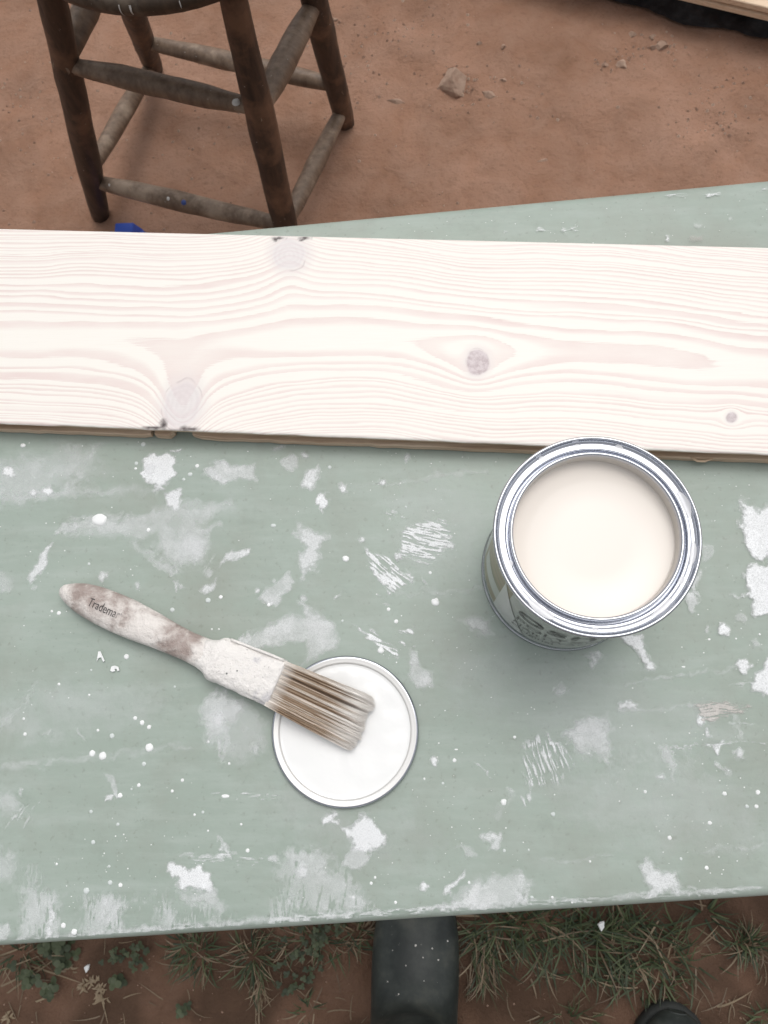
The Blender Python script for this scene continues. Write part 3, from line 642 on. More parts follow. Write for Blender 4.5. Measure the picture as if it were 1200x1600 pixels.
def knots(x, y):
    best = np.full(x.shape, 9.); dk = np.zeros(x.shape)
    for kx, ky, rx, ry, ang, dd in KN:
        c, s = math.cos(ang), math.sin(ang); dx = x - kx; dy = y - ky
        r = np.hypot((dx * c + dy * s) / rx, (-dx * s + dy * c) / ry) + (vnoise(x / 14, y / 14, 7) - .5) * .16
        m = r < best; best = np.where(m, r, best); dk = np.where(m, dd, dk)
    return best, dk
board = thing('pine_board', (*BL(0, 0.255), BZ), 'whitewashed pine floorboard with knots lying across the green table', 'board')
us = np.concatenate([np.arange(-1.05, -0.36, 0.012), np.arange(-0.36, 0.31, 0.00125), np.arange(0.31, 1.08, 0.012)])
vs_ = np.concatenate([[B_V0, B_V0 + 0.0005], np.linspace(B_V0 + 0.0015, B_V1 - 0.0012, 122), [B_V1 - 0.0003, B_V1]])
U, V = np.meshgrid(us, vs_)
x = U * BC - V * BS; y = U * BS + V * BC
z = np.full(U.shape, BZ + B_T); z[0, :] -= 0.0010; z[1, :] -= 0.0003; z[-1, :] -= 0.0010; z[-2, :] -= 0.0003
# worn and chipped long edges
rag = (fbm(U[0] / 0.02, U[0] * 0, 31, 3) - 0.5) * 0.0011
x[0] += rag * -BS; y[0] += rag * BC
px, py = measure(x, y, np.full(U.shape, BZ + B_T))
phs = grain(px, py); kb, kdk = knots(px, py)
gou = np.zeros(U.shape)
for a, b_, r, e in ((436, 372, 9, 2.2), (430, 375, 3.5, 2.5), (476, 372, 9, 2.0), (471, 375, 3, 2), (255, 663, 5, 8), (287, 669, 6, 4), (240, 668, 16, 2.5), (300, 670, 10, 2.5)):
    gou = np.maximum(gou, np.clip(1.4 - np.hypot((px - a) / r, (py - b_) / e) + (vnoise(px / 4, py / 4, 9) - .5) * .7, 0, 1))
nu, nv = len(us), len(vs_)
idx = np.arange(nu * nv).reshape(nv, nu)
F = np.stack([idx[:-1, :-1], idx[:-1, 1:], idx[1:, 1:], idx[1:, :-1]], -1).reshape(-1, 4).tolist()
vv = np.stack([x, y, z], -1).reshape(-1, 3).tolist(); nt_top = len(F)
def col_(z_, v_, rr=None):
    b0 = len(vv)
    for i in range(nu):
        a, c_ = BL(us[i], v_); vv.append((a, c_, z_))
    return list(range(b0, b0 + nu))
near = [list(idx[0]), col_(BZ + 0.0135, B_V0 + 0.0006), col_(BZ + 0.0125, B_V0 + 0.0035), col_(BZ + 0.0120, B_V0 + 0.009), col_(BZ, B_V0 + 0.009)]
far = [list(idx[-1]), col_(BZ + 0.0135, B_V1 - 0.0004), col_(BZ + 0.0128, B_V1 + 0.0008), col_(BZ + 0.0075, B_V1 + 0.0008), col_(BZ + 0.007, B_V1 - 0.0004), col_(BZ, B_V1 - 0.0004)]
for A, flip in ((near, False), (far, True)):
    for q in range(len(A) - 1):
        for i in range(nu - 1):
            w = (A[q][i], A[q + 1][i], A[q + 1][i + 1], A[q][i + 1]); F.append(w[::-1] if flip else w)
for i in range(nu - 1): F.append((near[-1][i], far[-1][i], far[-1][i + 1], near[-1][i + 1]))
for e in (0, -1):
    ring = [n_[e] for n_ in near[::-1]] + [int(idx[k][e]) for k in range(1, nv - 1)] + [n_[e] for n_ in far]
    F.append(tuple(ring) if e == 0 else tuple(ring[::-1]))
body = obj('plank', vv, F, [M_pine, M_pineside], board)
mi = [0] * nt_top + [1] * (len(F) - nt_top); body.data.polygons.foreach_set('material_index', mi)
pad = len(vv) - nu * nv
for nm, arr, dv in (('phase', phs, 0.3), ('knot', kb, 9), ('knotdark', kdk, 0), ('gouge', gou, 0)):
    fattr(body, nm, np.concatenate([arr.ravel(), np.full(pad, dv)]))
# lower lip of the groove: three lengths, broken away at the edge knot
def lip(px0, px1, z0=0.0004, z1=0.0062, out=0.0006, taper=(0, 0)):
    def u_at(px_):
        a, c_ = P(px_, 680, BZ + 0.005); return a * BC + c_ * BS
    u0, u1 = u_at(px0), u_at(px1); n = max(4, int((u1 - u0) / 0.006)); v = []; f = []
    for i in range(n + 1):
        u = u0 + (u1 - u0) * i / n
        j = (float(fbm(u / 0.01, 3.3, 5, 3)) - 0.5) * 0.0014
        e = taper[0] if i == 0 else taper[1] if i == n else 0
        for vq, zq in ((B_V0 - out + j + e, z0), (B_V0 - out + j + e, z1 - 0.0008), (B_V0 - out + 0.0008 + j + e, z1), (B_V0 + 0.0086, z1), (B_V0 + 0.0086, z0)):
            a, c_ = BL(u, vq); v.append((a, c_, BZ + zq))
    for i in range(n):
        for k in range(5): f.append((i * 5 + k, i * 5 + (k + 1) % 5, (i + 1) * 5 + (k + 1) % 5, (i + 1) * 5 + k))
    f.append((4, 3, 2, 1, 0)); f.append(tuple(n * 5 + k for k in range(5)))
    return obj('groove_lip', v, f, M_pineside, board, smooth=False)
lip(-1900, 236, taper=(0, 0.001)); lip(243, 272, z1=0.0075, taper=(0.0005, 0.003)); lip(301, 2600, taper=(0.002, 0))
# splinter curling off the near edge beside the tin
x0, y0 = P(1080, 714, BZ + 0.006); vv2, ff2 = tube([(x0, y0, BZ + .006), (x0 + .004, y0 - .0025, BZ + .005), (x0 + .009, y0 - .003, BZ + .0055), (x0 + .015, y0 - .0012, BZ + .006)], [.0008, .0010, .0009, .0003], 6)
obj('splinter', vv2, ff2, M_rawpine, board)

# ------------------------------------------------------------------ open paint tin
CX, CY = 0.09165, 0.09024; CH = 0.1164; R0 = 0.055
tin = thing('paint_tin', (CX, CY, TABLE_Z), 'open silver paint tin full of cream paint, standing on the green table', 'paint tin')
c0 = (CX, CY, TABLE_Z + 0.0002)
mm = 0.001
prof = [(0, 2.0), (50.5, 2.0), (51.5, 0.0), (53.0, 0.0), (53.5, 0.8), (53.5, 2.6), (53.0, 3.4), (52.2, 3.8), (52.0, 6), (52.3, 8.5), (52.0, 10), (52.0, 106), (52.3, 107.5), (52.0, 109.0), (52.2, 112.2), (53.6, 113.0)]
vv, ff = lathe([(a * mm, b_ * mm) for a, b_ in prof], c0, 128); obj('body', vv, ff, M_tin, tin)
H = 116.2
prof = [(53.4, H - 3.4), (54.5, H - 3.0), (55.0, H - 2.0), (55.0, H - 1.0), (54.6, H - 0.25), (54.0, H), (53.4, H - 0.2), (53.1, H - 0.8), (52.9, H - 1.6), (52.4, H - 2.3), (51.6, H - 2.75), (50.6, H - 2.9), (49.6, H - 2.75), (48.7, H - 2.6), (47.9, H - 2.9), (47.6, H - 4.0), (47.45, H - 7.0), (46.65, H - 7.0), (46.5, H - 4.0), (46.3, H - 1.8), (45.8, H - 0.9), (45.1, H - 0.55), (44.4, H - 0.9), (44.0, H - 1.8), (43.9, H - 3.2)]
vv, ff = lathe([(a * mm, b_ * mm) for a, b_ in prof], c0, 160); obj('rim', vv, ff, M_tin, tin)
prof = [(43.9, H - 3.2), (43.8, H - 8.0), (43.9, H - 12.6)]
vv, ff = lathe([(a * mm, b_ * mm) for a, b_ in prof], c0, 128); obj('neck', vv, ff, M_wallpaint, tin)
PL = 104.6
prof = [(0, PL), (20, PL), (43.2, PL), (43.7, PL + .25), (43.95, PL + 0.9)]
vv, ff = lathe([(a * mm, b_ * mm) for a, b_ in prof], c0, 128); obj('paint', vv, ff, M_paint, tin)
def sleeve(a0, a1, z0, z1, r, m, name, parent, slant=0.0):
    v = []; f = []; n = max(3, int((a1 - a0) / 3))
    for i in range(n + 1):
        for k, (zz, sl) in enumerate(((z0, 0), (z1, slant))):
            a = math.radians(a0 + (a1 - a0) * i / n + sl * 0)
            if slant and i == 0 and k == 1: a = math.radians(a0 + slant)
            v.append((CX + r * math.cos(a), CY + r * math.sin(a), TABLE_Z + zz))
    for i in range(n): f.append((2 * i, 2 * i + 2, 2 * i + 3, 2 * i + 1))
    return obj(name, v, f, m, parent)
lab = sleeve(0, 360, 0.0115, 0.1045, 0.05225, M_label, 'label', tin)
sleeve(172, 214, 0.016, 0.100, 0.05237, M_pic, 'picture', lab)
sleeve(176, 206, 0.034, 0.060, 0.05247, M_label, 'picture_band', lab)
v = []; f = []
for i in range(13):        # pale slanting panel beside the picture
    a = math.radians(206 + 30 * i / 12); lo = 0.014 + 0.0
    hi = 0.014 + 0.086 * max(0.02, 1 - i / 12)
    for zz in (lo, hi): v.append((CX + 0.05257 * math.cos(a), CY + 0.05257 * math.sin(a), TABLE_Z + zz))
for i in range(12): f.append((2 * i, 2 * i + 2, 2 * i + 3, 2 * i + 1))
obj('pale_panel', v, f, M_label2, lab)
def text_bm(body, size, xs=1.0):
    cu = bpy.data.curves.new('lettering', 'FONT'); cu.body = body; cu.size = size; cu.resolution_u = 4
    o = bpy.data.objects.new('lettering', cu); COL.objects.link(o)
    dg = bpy.context.evaluated_depsgraph_get(); me = bpy.data.meshes.new_from_object(o.evaluated_get(dg))
    bm = bmesh.new(); bm.from_mesh(me); bpy.data.objects.remove(o); bpy.data.curves.remove(cu); bpy.data.meshes.remove(me)
    for w in bm.verts: w.co.x *= xs
    return bm
def cut(bm, step):
    lo = min(w.co.x for w in bm.verts); hi = max(w.co.x for w in bm.verts); t = lo + step
    while t < hi:
        bmesh.ops.bisect_plane(bm, geom=bm.verts[:] + bm.edges[:] + bm.faces[:], plane_co=(t, 0, 0), plane_no=(1, 0, 0)); t += step
def tin_text(body, size, az, zz, xs=1.0, r=0.05268):
    bm = text_bm(body, size, xs); cut(bm, 0.0025)
    for w in bm.verts:
        a = math.radians(az) + w.co.x / r; yy = w.co.y
        w.co = (CX + r * math.cos(a), CY + r * math.sin(a), TABLE_Z + zz + yy)
    return from_bm('lettering', bm, M_ink, lab, smooth=False)
tin_text('osmo', 0.034, 222, 0.068, 1.05); tin_text('POLYX\u00ae-OIL', 0.013, 224, 0.050, 1.1); tin_text('HARTWACHS-\u00d6L', 0.0085, 224, 0.037, 1.15); tin_text('Original', 0.0085, 224, 0.026, 1.1)
# smears on the rim
def rim_smear(az0, az1, r0, r1, zoff):
    v = []; f = []; n = 12
    for i in range(n + 1):
        t = i / n; a = math.radians(az0 + (az1 - az0) * t); wdt = math.sin(math.pi * min(1, max(0.04, t))) ** 0.6
        for k in range(4):
            r = (r0 + r1) / 2 + (r1 - r0) * (k / 3 - 0.5) * wdt
            zz = np.interp(r, [46.3, 47.9, 48.7, 49.6, 50.6, 51.6, 52.4, 52.9, 53.4, 54.0, 54.6, 55.0], [H-1.8, H-2.9, H-2.6, H-2.75, H-2.9, H-2.75, H-2.3, H-1.6, H-.2, H, H-.25, H-1.0])
            v.append((CX + r * mm * math.cos(a), CY + r * mm * math.sin(a), c0[2] + (zz + zoff) * mm))
    for i in range(n):
        for k in range(3): f.append((i * 4 + k, i * 4 + k + 1, (i + 1) * 4 + k + 1, (i + 1) * 4 + k))
    return obj('paint_smear', v, f, M_smear, tin)
for s in ((10, 28, 48.8, 53.0, .15), (-20, -4, 49.5, 52.6, .15), (222, 242, 48.2, 53.2, .15), (120, 124, 49.0, 52.0, .2), (96, 100, 49.6, 51.6, .2), (264, 268, 49, 51.5, .2), (300, 318, 49, 52, .15), (70, 75, 50, 52.6, .2), (196, 200, 47, 50, .2), (327, 333, 48, 51, .2)):
    rim_smear(*s)

# ------------------------------------------------------------------ lid
LX, LY, LR = -0.05289, -0.01362, 0.0478
lid = thing('tin_lid', (LX, LY, TABLE_Z), 'round paint tin lid coated in white paint, under the brush bristles', 'lid')
c1 = (LX, LY, TABLE_Z + 0.0009)
prof = [(0, .4), (41.0, .4), (42, .2), (45.5, .1), (47.2, .3), (47.8, 1.0), (47.8, 1.8), (47.3, 2.5), (46.9, 2.85), (46.3, 2.9)]
vv, ff = lathe([(a * mm, b_ * mm) for a, b_ in prof], c1, 128); obj('edge', vv, ff, M_tin, lid)
prof = [(46.3, 2.9), (45.6, 2.85), (45.0, 2.7), (44.3, 2.55), (43.6, 2.6), (43.1, 2.3), (42.7, 1.3), (42.0, 1.2), (41.0, 1.0)]
vv, ff = lathe([(a * mm, b_ * mm) for a, b_ in prof], c1, 128); obj('rim', vv, ff, M_lidrim, lid)
n = 72; rs = [0, 6, 12, 18, 24, 29, 33, 36, 38.5, 40.5, 41.6, 42.4]; v = []; f = []
for r in rs:
    for k in range(n):
        a = 2 * math.pi * k / n; x = LX + r * mm * math.cos(a); y = LY + r * mm * math.sin(a)
        h = 1.35 + (float(fbm(x / 0.012, y / 0.012, 41, 3)) - 0.5) * 1.3 * (1 if r < 40 else 0.2)
        if r > 41: h = 1.4 if r < 42 else 1.75
        v.append((x, y, c1[2] + h * mm))
for q in range(len(rs) - 1):
    for k in range(n):
        a, b_ = q * n + k, q * n + (k + 1) % n
        if q == 0: f.append((a, a + n, b_ + n)) if False else f.append((a, b_, b_ + n, a + n)[::-1])
        else: f.append((a, b_, b_ + n, a + n)[::-1])
f = [t[::-1] for t in f]
film = obj('paint_film', v, f, M_lidpaint, lid)
bm = bmesh.new(); bm.from_mesh(film.data); bmesh.ops.remove_doubles(bm, verts=bm.verts, dist=1e-7); bmesh.ops.recalc_face_normals(bm, faces=bm.faces); bm.to_mesh(film.data); bm.free()

# ------------------------------------------------------------------ brush
SPX = 2.385e3     # photograph pixels per metre at the brush
b0 = PV(93, 920, TABLE_Z + 0.008); b1 = PV(577, 1137, TABLE_Z + 0.008)
bd = (b1 - b0); bd.z = 0; bd.normalize(); bn = Vector((-bd.y, bd.x, 0))       # bn points to the far side
brush = thing('paint_brush', (b0.x, b0.y, TABLE_Z), 'paint-caked brush with brown bristles resting across the white lid', 'brush')
S_ = [0, 3, 8, 16, 30, 60, 90, 118, 150, 175, 205, 232, 255, 272, 284]
HW = [4, 9.0, 12.2, 16.4, 21.6, 27.4, 29.8, 30.2, 28.8, 26.8, 24.4, 22.9, 23.4, 25.2, 28.4]
OF = [0, 0, 0, .5, 1.2, 2.0, 2.0, 2.1, 2.0, 2.0, 1.0, .6, .4, 0, 1]              # sideways drift of the outline
TH = [2.2, 3.6, 4.6, 5.4, 6.3, 7.0, 7.4, 7.4, 7.0, 6.8, 6.4, 6.2, 6.6, 7.2, 7.8]   # half thickness in mm
ZC = lambda s: TABLE_Z + 0.001 * float(np.interp(s, [0, 60, 118, 230, 290, 400, 460, 535], [5.6, 8.0, 8.6, 9.8, 10.6, 11.2, 10.2, 7.0]))
def bpt(s, o, dz=0.0):
    p = b0 + bd * (s / SPX) + bn * (o / SPX); return Vector((p.x, p.y, ZC(s) + dz))
def loft(stations, n, power, name, m, parent, bumpamp=0.0, seed=0, cover=None):
    v = []; f = []; cov = []
    for s, hw, of, th in stations:
        for k in range(n):
            a = 2 * math.pi * k / n; ca, sa = math.cos(a), math.sin(a)
            uu = math.copysign(abs(ca) ** power, ca); ww = math.copysign(abs(sa) ** power, sa)
            w = 1 + bumpamp * (float(fbm(s / 14.0, k * 24.0 / n, seed, 3)) - 0.5)
            p = bpt(s, hw * uu * w + of, th * 0.001 * ww * w); v.append(tuple(p)); cov.append(cover(s, uu) if cover else 0)
    K = len(stations)
    for i in range(K - 1):
        for k in range(n): f.append((i * n + k, (i + 1) * n + k, (i + 1) * n + (k + 1) % n, i * n + (k + 1) % n))
    f.append(tuple(range(n))); f.append(tuple((K - 1) * n + k for k in range(n - 1, -1, -1)))
    o = obj(name, v, f, m, parent); fattr(o, 'cover', cov); return o
ss = np.concatenate([[0, 1.2, 3, 5.5, 8, 12], np.arange(16, 288, 4)])
hnd = loft([(s, float(spl(s, S_, HW)), float(spl(s, S_, OF)), float(spl(s, S_, TH))) for s in ss], 40, 0.92, 'handle', M_handle, brush, 0.035, 3,
     lambda s, u: float(np.interp(s, [0, 18, 40, 75, 110, 150, 180, 200, 245, 262], [.30, .14, -.08, -.12, -.01, .12, .11, -.07, -.06, .26])) - 0.06 * max(0, u) + 0.05 * max(0, -u))
fs = [(262, 22.5, .3, 6.0), (269, 24.6, .3, 7.0), (276, 26.2, .4, 7.7), (281, 28.6, .6, 8.2), (285, 32.4, 1, 8.7), (289, 35.0, 1.3, 9.1), (294, 35.9, 1.7, 9.1), (299, 35.3, 1.9, 8.6), (304, 34.6, 2, 8.3)] + [(s, 34.6 + (s - 302) * 0.028, 2 + (s - 302) * .022, 8.0 - (s - 302) * 0.006) for s in range(309, 384, 3)] + [(386, 37.4, 4, 7.9), (390, 38.0, 4.2, 8.1), (393, 37.6, 4.2, 7.9), (395, 36.0, 4.2, 7.2)]
fer = loft(fs, 64, 0.66, 'ferrule', M_ferrule, brush, 0.11, 13, lambda s, u: float(np.interp(s, [262, 300, 360, 395], [.14, .10, .04, -.02])))
# seam ridge along the far side of the ferrule
vv, ff = tube([tuple(bpt(s, 37.0 + (s - 300) * 0.045, 0.0055)) for s in range(300, 392, 6)], [0.0009] * 16, 8, wob=.5)
o = obj('seam', vv, ff, M_ferrule, brush); fattr(o, 'cover', [.2] * len(vv))
# nail heads / bare spots on the ferrule
for s, o_, r in ((318, -12, .0006), (331, -2, .0005)):
    p = bpt(s, o_, 0.0079); vv, ff = lathe([(0, .0006), (r * .8, .0005), (r, 0)], p, 10); obj('nail', vv, ff, M_ink, brush)
core = loft([(388, 34, 4, 5.6), (410, 35, 3, 5.2), (450, 36, 1, 3.6), (490, 36, 0, 2.4), (512, 34, 0, 1.2)], 24, 0.7, 'bristle_core', M_core, brush)
v = []; f = []; tint = []
pal = [(0.17, 0.105, 0.058), (0.27, 0.18, 0.11), (0.38, 0.275, 0.19), (0.54, 0.44, 0.34), (0.70, 0.63, 0.56), (0.10, 0.06, 0.034)]
NB = 4200
for i in range(NB):
    o0 = random.uniform(-1, 1); lay = random.random() ** 0.6 * random.choice((1, 1, 1, -1))
    cl = float(vnoise(o0 * 9 + 40, lay * 2, 61)); cl2 = float(vnoise(o0 * 26 + 9, 1.5 + lay, 62))
    Lc = float(vnoise(o0 * 6.5 + 3, 0.4, 66))
    end = 535 + 8 * Lc + random.uniform(-9, 5) - 5 * abs(o0) ** 4
    base_c = 0.55 * cl2 + 0.25 * cl + 0.2 * random.random()
    ci = 5 if base_c < .27 else 0 if base_c < .37 else 1 if base_c < .45 else 2 if base_c < .53 else 3 if base_c < .61 else 4
    colr = np.array(pal[ci]) * random.uniform(.85, 1.15)
    z0 = lay * 6.3; z1 = lay * 2.0 - 0.4 - 1.2 * random.random()
    o1 = o0 + (cl - .5) * 0.09 + random.uniform(-.03, .03); nseg = 6; r = random.uniform(.00009, .00017)
    bidx = len(v)
    for k in range(nseg + 1):
        t = k / nseg; s = 391 + (end - 391) * t
        wv = 36.5 * (1 - t) + 43.5 * t
        off = (o0 * (1 - t) + o1 * t) * wv + 4.0 * (1 - t) + 0.2 * t + random.uniform(-.25, .25)
        dz = (z0 * (1 - t) + z1 * t + 1.2 * math.sin(t * math.pi) * lay) * 0.001
        p = bpt(s, off, dz); rr = r * (1.0 if t < .8 else 1.0 - .6 * (t - .8) / .2)
        zmin = TABLE_Z + 0.0030 if (p.x - LX) ** 2 + (p.y - LY) ** 2 < (LR - .001) ** 2 else TABLE_Z
        if p.z < zmin: p.z = zmin + random.uniform(0, .0006)
        white = sstep(.58, .95, np.array(t + (cl2 - .5) * .4 + random.uniform(-.06, .06)))
        wroot = sstep(.14, .0, np.array(t + random.uniform(-.06, .05))) * .8
        ww = max(float(white) * .95, float(wroot)); cc = colr * (1 - ww) + np.array((0.93, 0.90, 0.86)) * ww
        for q, (dx, dzq) in enumerate(((-1, -.5), (1, -.5), (0, 1))):
            w_ = p + bn * (dx * rr) + Vector((0, 0, dzq * rr)); v.append(tuple(w_)); tint.append(cc)
    for k in range(nseg):
        for q in range(3):
            f.append((bidx + k * 3 + q, bidx + k * 3 + (q + 1) % 3, bidx + (k + 1) * 3 + (q + 1) % 3, bidx + (k + 1) * 3 + q))
br = obj('bristles', v, f, M_brist, brush); br['kind'] = 'stuff'
ca = br.data.color_attributes.new('tint', 'FLOAT_COLOR', 'POINT')
ca.data.foreach_set('color', np.concatenate([np.array(tint, np.float32), np.ones((len(tint), 1), np.float32)], 1).ravel())
# printed word on the handle
bm = text_bm('Trademark', 20, 0.72); cut(bm, 3.0)
wear = []
for w in bm.verts:
    s, o_ = 62 + w.co.x, -5.0 + w.co.y + 0.0
    hw = float(spl(s, S_, HW)); th = float(spl(s, S_, TH)); of = float(spl(s, S_, OF))
    uu = min(.98, abs(o_ - of) / hw); zz = th * (1 - uu ** (2 / .92)) ** (.92 / 2)
    wear.append(float(np.interp(w.co.x, [-2, 5, 8, 46, 56, 70], [.3, .45, .95, .85, .4, -.1])))
    w.co = bpt(s, o_, zz * 0.001 * 1.02 + 0.00022)
tx = from_bm('lettering', bm, M_print, hnd, smooth=False); fattr(tx, 'wear', wear)

# two loose flakes of paint by the handle
for px_, py_, pts, lab_ in ((157, 1026, [(-5, 8), (-2.5, -8), (1, -8.5), (8, 7), (5.5, 8.5), (2, 1.5), (-1, 2), (-3, 4)], 'white forked flake of dried paint beside the brush handle'),
                      (180, 1045, [(-7, 3), (-5, -3.5), (0, -5), (6, -3), (8, 3), (5, 4), (3, 0), (0, 1), (1, 4), (-4, 5)], 'white curled flake of dried paint below the forked flake')):
    v = []; f = []; n = len(pts)
    for hgt in (0.0006, 0.0014):
        for a, b_ in pts:
            x, y = P(px_ + a, py_ + b_, TABLE_Z); v.append((x, y, TABLE_Z + hgt + 0.0004 * (a > 2)))
    for k in range(n): f.append((k, (k + 1) % n, n + (k + 1) % n, n + k))
    f.append(tuple(range(n, 2 * n))[::-1]); f.append(tuple(range(n)))
    bm = bmesh.new(); vs3 = [bm.verts.new(p) for p in v]
    for t in f: bm.faces.new([vs3[i] for i in t])
    bmesh.ops.recalc_face_normals(bm, faces=bm.faces); bmesh.ops.bevel(bm, geom=bm.edges[:], offset=0.0002, segments=1, affect='EDGES')
    tag(from_bm('paint_flake', bm, M_drop, None, smooth=False), lab_, 'paint flake', 'loose flakes of dried paint on the table')

# ------------------------------------------------------------------ stool
FEET = dict(FL=(-.576, .863), FR=(-.221, .756), BR=(-.134, 1.033), BL=(-.499, 1.173))
TOPS = dict(FL=(-.417, .826), FR=(-.209, .790), BR=(-.159, .946), BL=(-.380, .925)); SEAT_Z = 0.55
stool = thing('wooden_stool', (-.355, .955, 0), 'old dark wooden stool with turned rungs on bare red-brown soil', 'stool')
LEG = {}
for k in FEET:
    a = Vector((*FEET[k], gz_(*FEET[k]) - 0.003)); b_ = Vector((*TOPS[k], SEAT_Z + 0.005)); LEG[k] = (a, b_)
    n = 16; pts = [a.lerp(b_, i / n) for i in range(n + 1)]
    rad = [float(np.interp(i / n, [0, .03, .25, .55, .8, 1], [.0155, .0172, .0195, .0200, .0180, .0150])) for i in range(n + 1)]
    vv, ff = tube(pts, rad, 20, wob=.16, seed=ord(k[0]) + ord(k[1])); obj('leg', vv, ff, M_leg, stool)
def on_leg(k, py_):
    a, b_ = LEG[k]; best = None
    for i in range(400):
        p = a.lerp(b_, i / 399); q = measure(np.array([p.x]), np.array([p.y]), np.array([p.z]))[1][0]
        if best is None or abs(q - py_) < best[0]: best = (abs(q - py_), p)
    return best[1]
def rung(a, b_, r0, r1, ext=0.016, sag=0.0):
    d = (b_ - a).normalized(); a = a - d * ext; b_ = b_ + d * ext; n = 14
    pts = [a.lerp(b_, i / n) for i in range(n + 1)]
    rad = [r0 + (r1 - r0) * math.sin(math.pi * min(1, max(0, (i / n - .04) / .92))) ** .8 for i in range(n + 1)]
    vv, ff = tube(pts, rad, 18, wob=.16, seed=int(abs(a.x) * 900)); return obj('rung', vv, ff, M_rail, stool)
def shift(p, dx, dy, dz=0): return p + Vector((dx, dy, dz))
uf = rung(shift(on_leg('FL', 97), .010, -.006), on_leg('FR', 168), .0095, .0155, .012)
lf = rung(on_leg('FL', 283), on_leg('FR', 352), .0100, .0160)
rung(on_leg('BL', 66), on_leg('BR', 133), .0110, .0150)
rung(on_leg('FL', 268), on_leg('BL', 100), .0095, .0150)
rung(on_leg('FR', 352), on_leg('BR', 172), .0095, .0150, .018)
rung(on_leg('FL', 92), on_leg('BL', -75), .0110, .0175)
rung(on_leg('FR', 172), on_leg('BR', 4), .0100, .0175)
SC = (-.282, .897); prof = [(0, 0), (.15, 0.0), (.178, .003), (.190, .010), (.194, .020), (.190, .030), (.178, .035), (.14, .033), (.08, .029), (0, .027)]
vv, ff = lathe(prof, (SC[0], SC[1], SEAT_Z), 64); obj('seat', vv, ff, M_seat, stool)
for az_, w_, l_ in ((262, 1.4, .012), (265.5, 2.4, .008), (281, 1.2, .005)):
    a = math.radians(az_); vv = []; ff = []
    for k in range(5):
        zz = SEAT_Z + .026 - l_ * k / 4 * 1.4; rr = float(np.interp(zz - SEAT_Z, [.003, .010, .020, .030], [.178, .190, .194, .190])) + .0006
        for e in (-1, 1): vv.append((SC[0] + rr * math.cos(a + e * w_ * .0025 * (1 - .5 * k / 4)), SC[1] + rr * math.sin(a + e * w_ * .0025 * (1 - .5 * k / 4)), zz))
    for k in range(4): ff.append((2 * k, 2 * k + 1, 2 * k + 3, 2 * k + 2))
    obj('paint_drip', vv, ff, M_fleck, stool)
# a few drips of paint on the rungs
for (ru, t_, m_, r_) in ((lf, .10, M_fleck, .004), (lf, .50, M_bluefleck, .005), (lf, .46, M_fleck, .003), (uf, .86, M_fleck, .006), (lf, .17, M_fleck, .002)):
    vs3 = ru.data.vertices; n = len(vs3) // 18; i = int(t_ * (n - 1)); w = worg(stool)
    cc = [vs3[i * 18 + k].co + w for k in range(18)]; best = max(cc, key=lambda p: p.z * 1.0 - p.y * .55)
    vv, ff = lathe([(0, .0012), (r_ * .7, .0008), (r_, -.002)], best + Vector((0, 0, .0004)), 10); obj('paint_fleck', vv, ff, m_, stool)

# ------------------------------------------------------------------ blue plastic piece behind the board
bp = P(192, 353, 0.03)
blue = thing('plastic_block', (bp[0], bp[1], gz_(*bp)), 'bright blue plastic block with slanted faces beside a stool foot', 'plastic block')
zb = gz_(*bp) - 0.002
def hexa(x0, x1, y0, y1, z0, z1, tx, ty, name, m, parent):
    bm = bmesh.new()
    pts = [(x0, y0, z0), (x1, y0, z0), (x1, y1, z0), (x0, y1, z0), (x0 + tx, y0 + ty, z1), (x1 - tx, y0 + ty, z1), (x1 - tx, y1 - ty, z1), (x0 + tx, y1 - ty, z1)]
    vs3 = [bm.verts.new(p) for p in pts]
    for t in ((3, 2, 1, 0), (4, 5, 6, 7), (0, 1, 5, 4), (1, 2, 6, 5), (2, 3, 7, 6), (3, 0, 4, 7)): bm.faces.new([vs3[i] for i in t])
    bmesh.ops.bevel(bm, geom=bm.edges[:], offset=0.0012, segments=2, affect='EDGES'); return from_bm(name, bm, m, parent, smooth=False)
bx_, by_ = bp
hexa(bx_ - .024, bx_ + .026, by_ - .05, by_ + .012, zb, zb + .030, .009, .004, 'body', M_blue, blue)
hexa(bx_ - .031, bx_ - .0225, by_ - .045, by_ + .006, zb, zb + .018, .002, .006, 'flange', M_blue, blue)
hexa(bx_ + .0245, bx_ + .033, by_ - .045, by_ + .006, zb, zb + .018, .002, .006, 'flange', M_blue, blue)

# ------------------------------------------------------------------ black membrane and stacked timber, top right
edge_px = [(700, -60), (800, -28), (890, -3), (950, 10), (1010, 26), (1045, 38), (1090, 48), (1140, 55), (1200, 68), (1300, 92), (1450, 120)]
E_ = [P(a, b_, 0.0) for a, b_ in edge_px]; ex = np.array([e[0] for e in E_]); ey = np.array([e[1] for e in E_])
nu, nv = 160, 70; v = []; f = []
tt = np.linspace(0, 1, nu); L_ = np.concatenate([[0], np.cumsum(np.hypot(np.diff(ex), np.diff(ey)))]); L_ /= L_[-1]
qx = np.interp(tt, L_, ex); qy = np.interp(tt, L_, ey)
for i in range(nu):
    for j in range(nv):
        w = j / (nv - 1); d = 1.1 * w ** 1.6
        x = qx[i] + 0.22 * d; y = qy[i] + d + (float(fbm(tt[i] * 14, 0.3, 8, 3)) - .5) * 0.02 * (1 - min(1, w * 3))
        h = 0.006 + 0.020 * math.exp(-((d - .055) / .03) ** 2) * (0.5 + float(vnoise(tt[i] * 11, 2.2, 4))) + (float(fbm(x / .09, y / .05, 91, 3)) - .4) * 0.016 * min(1, d / .05)
        v.append((x, y, gz_(x, y) + max(.002, h)))
for i in range(nu - 1):
    for j in range(nv - 1): f.append((i * nv + j, (i + 1) * nv + j, (i + 1) * nv + j + 1, i * nv + j + 1))
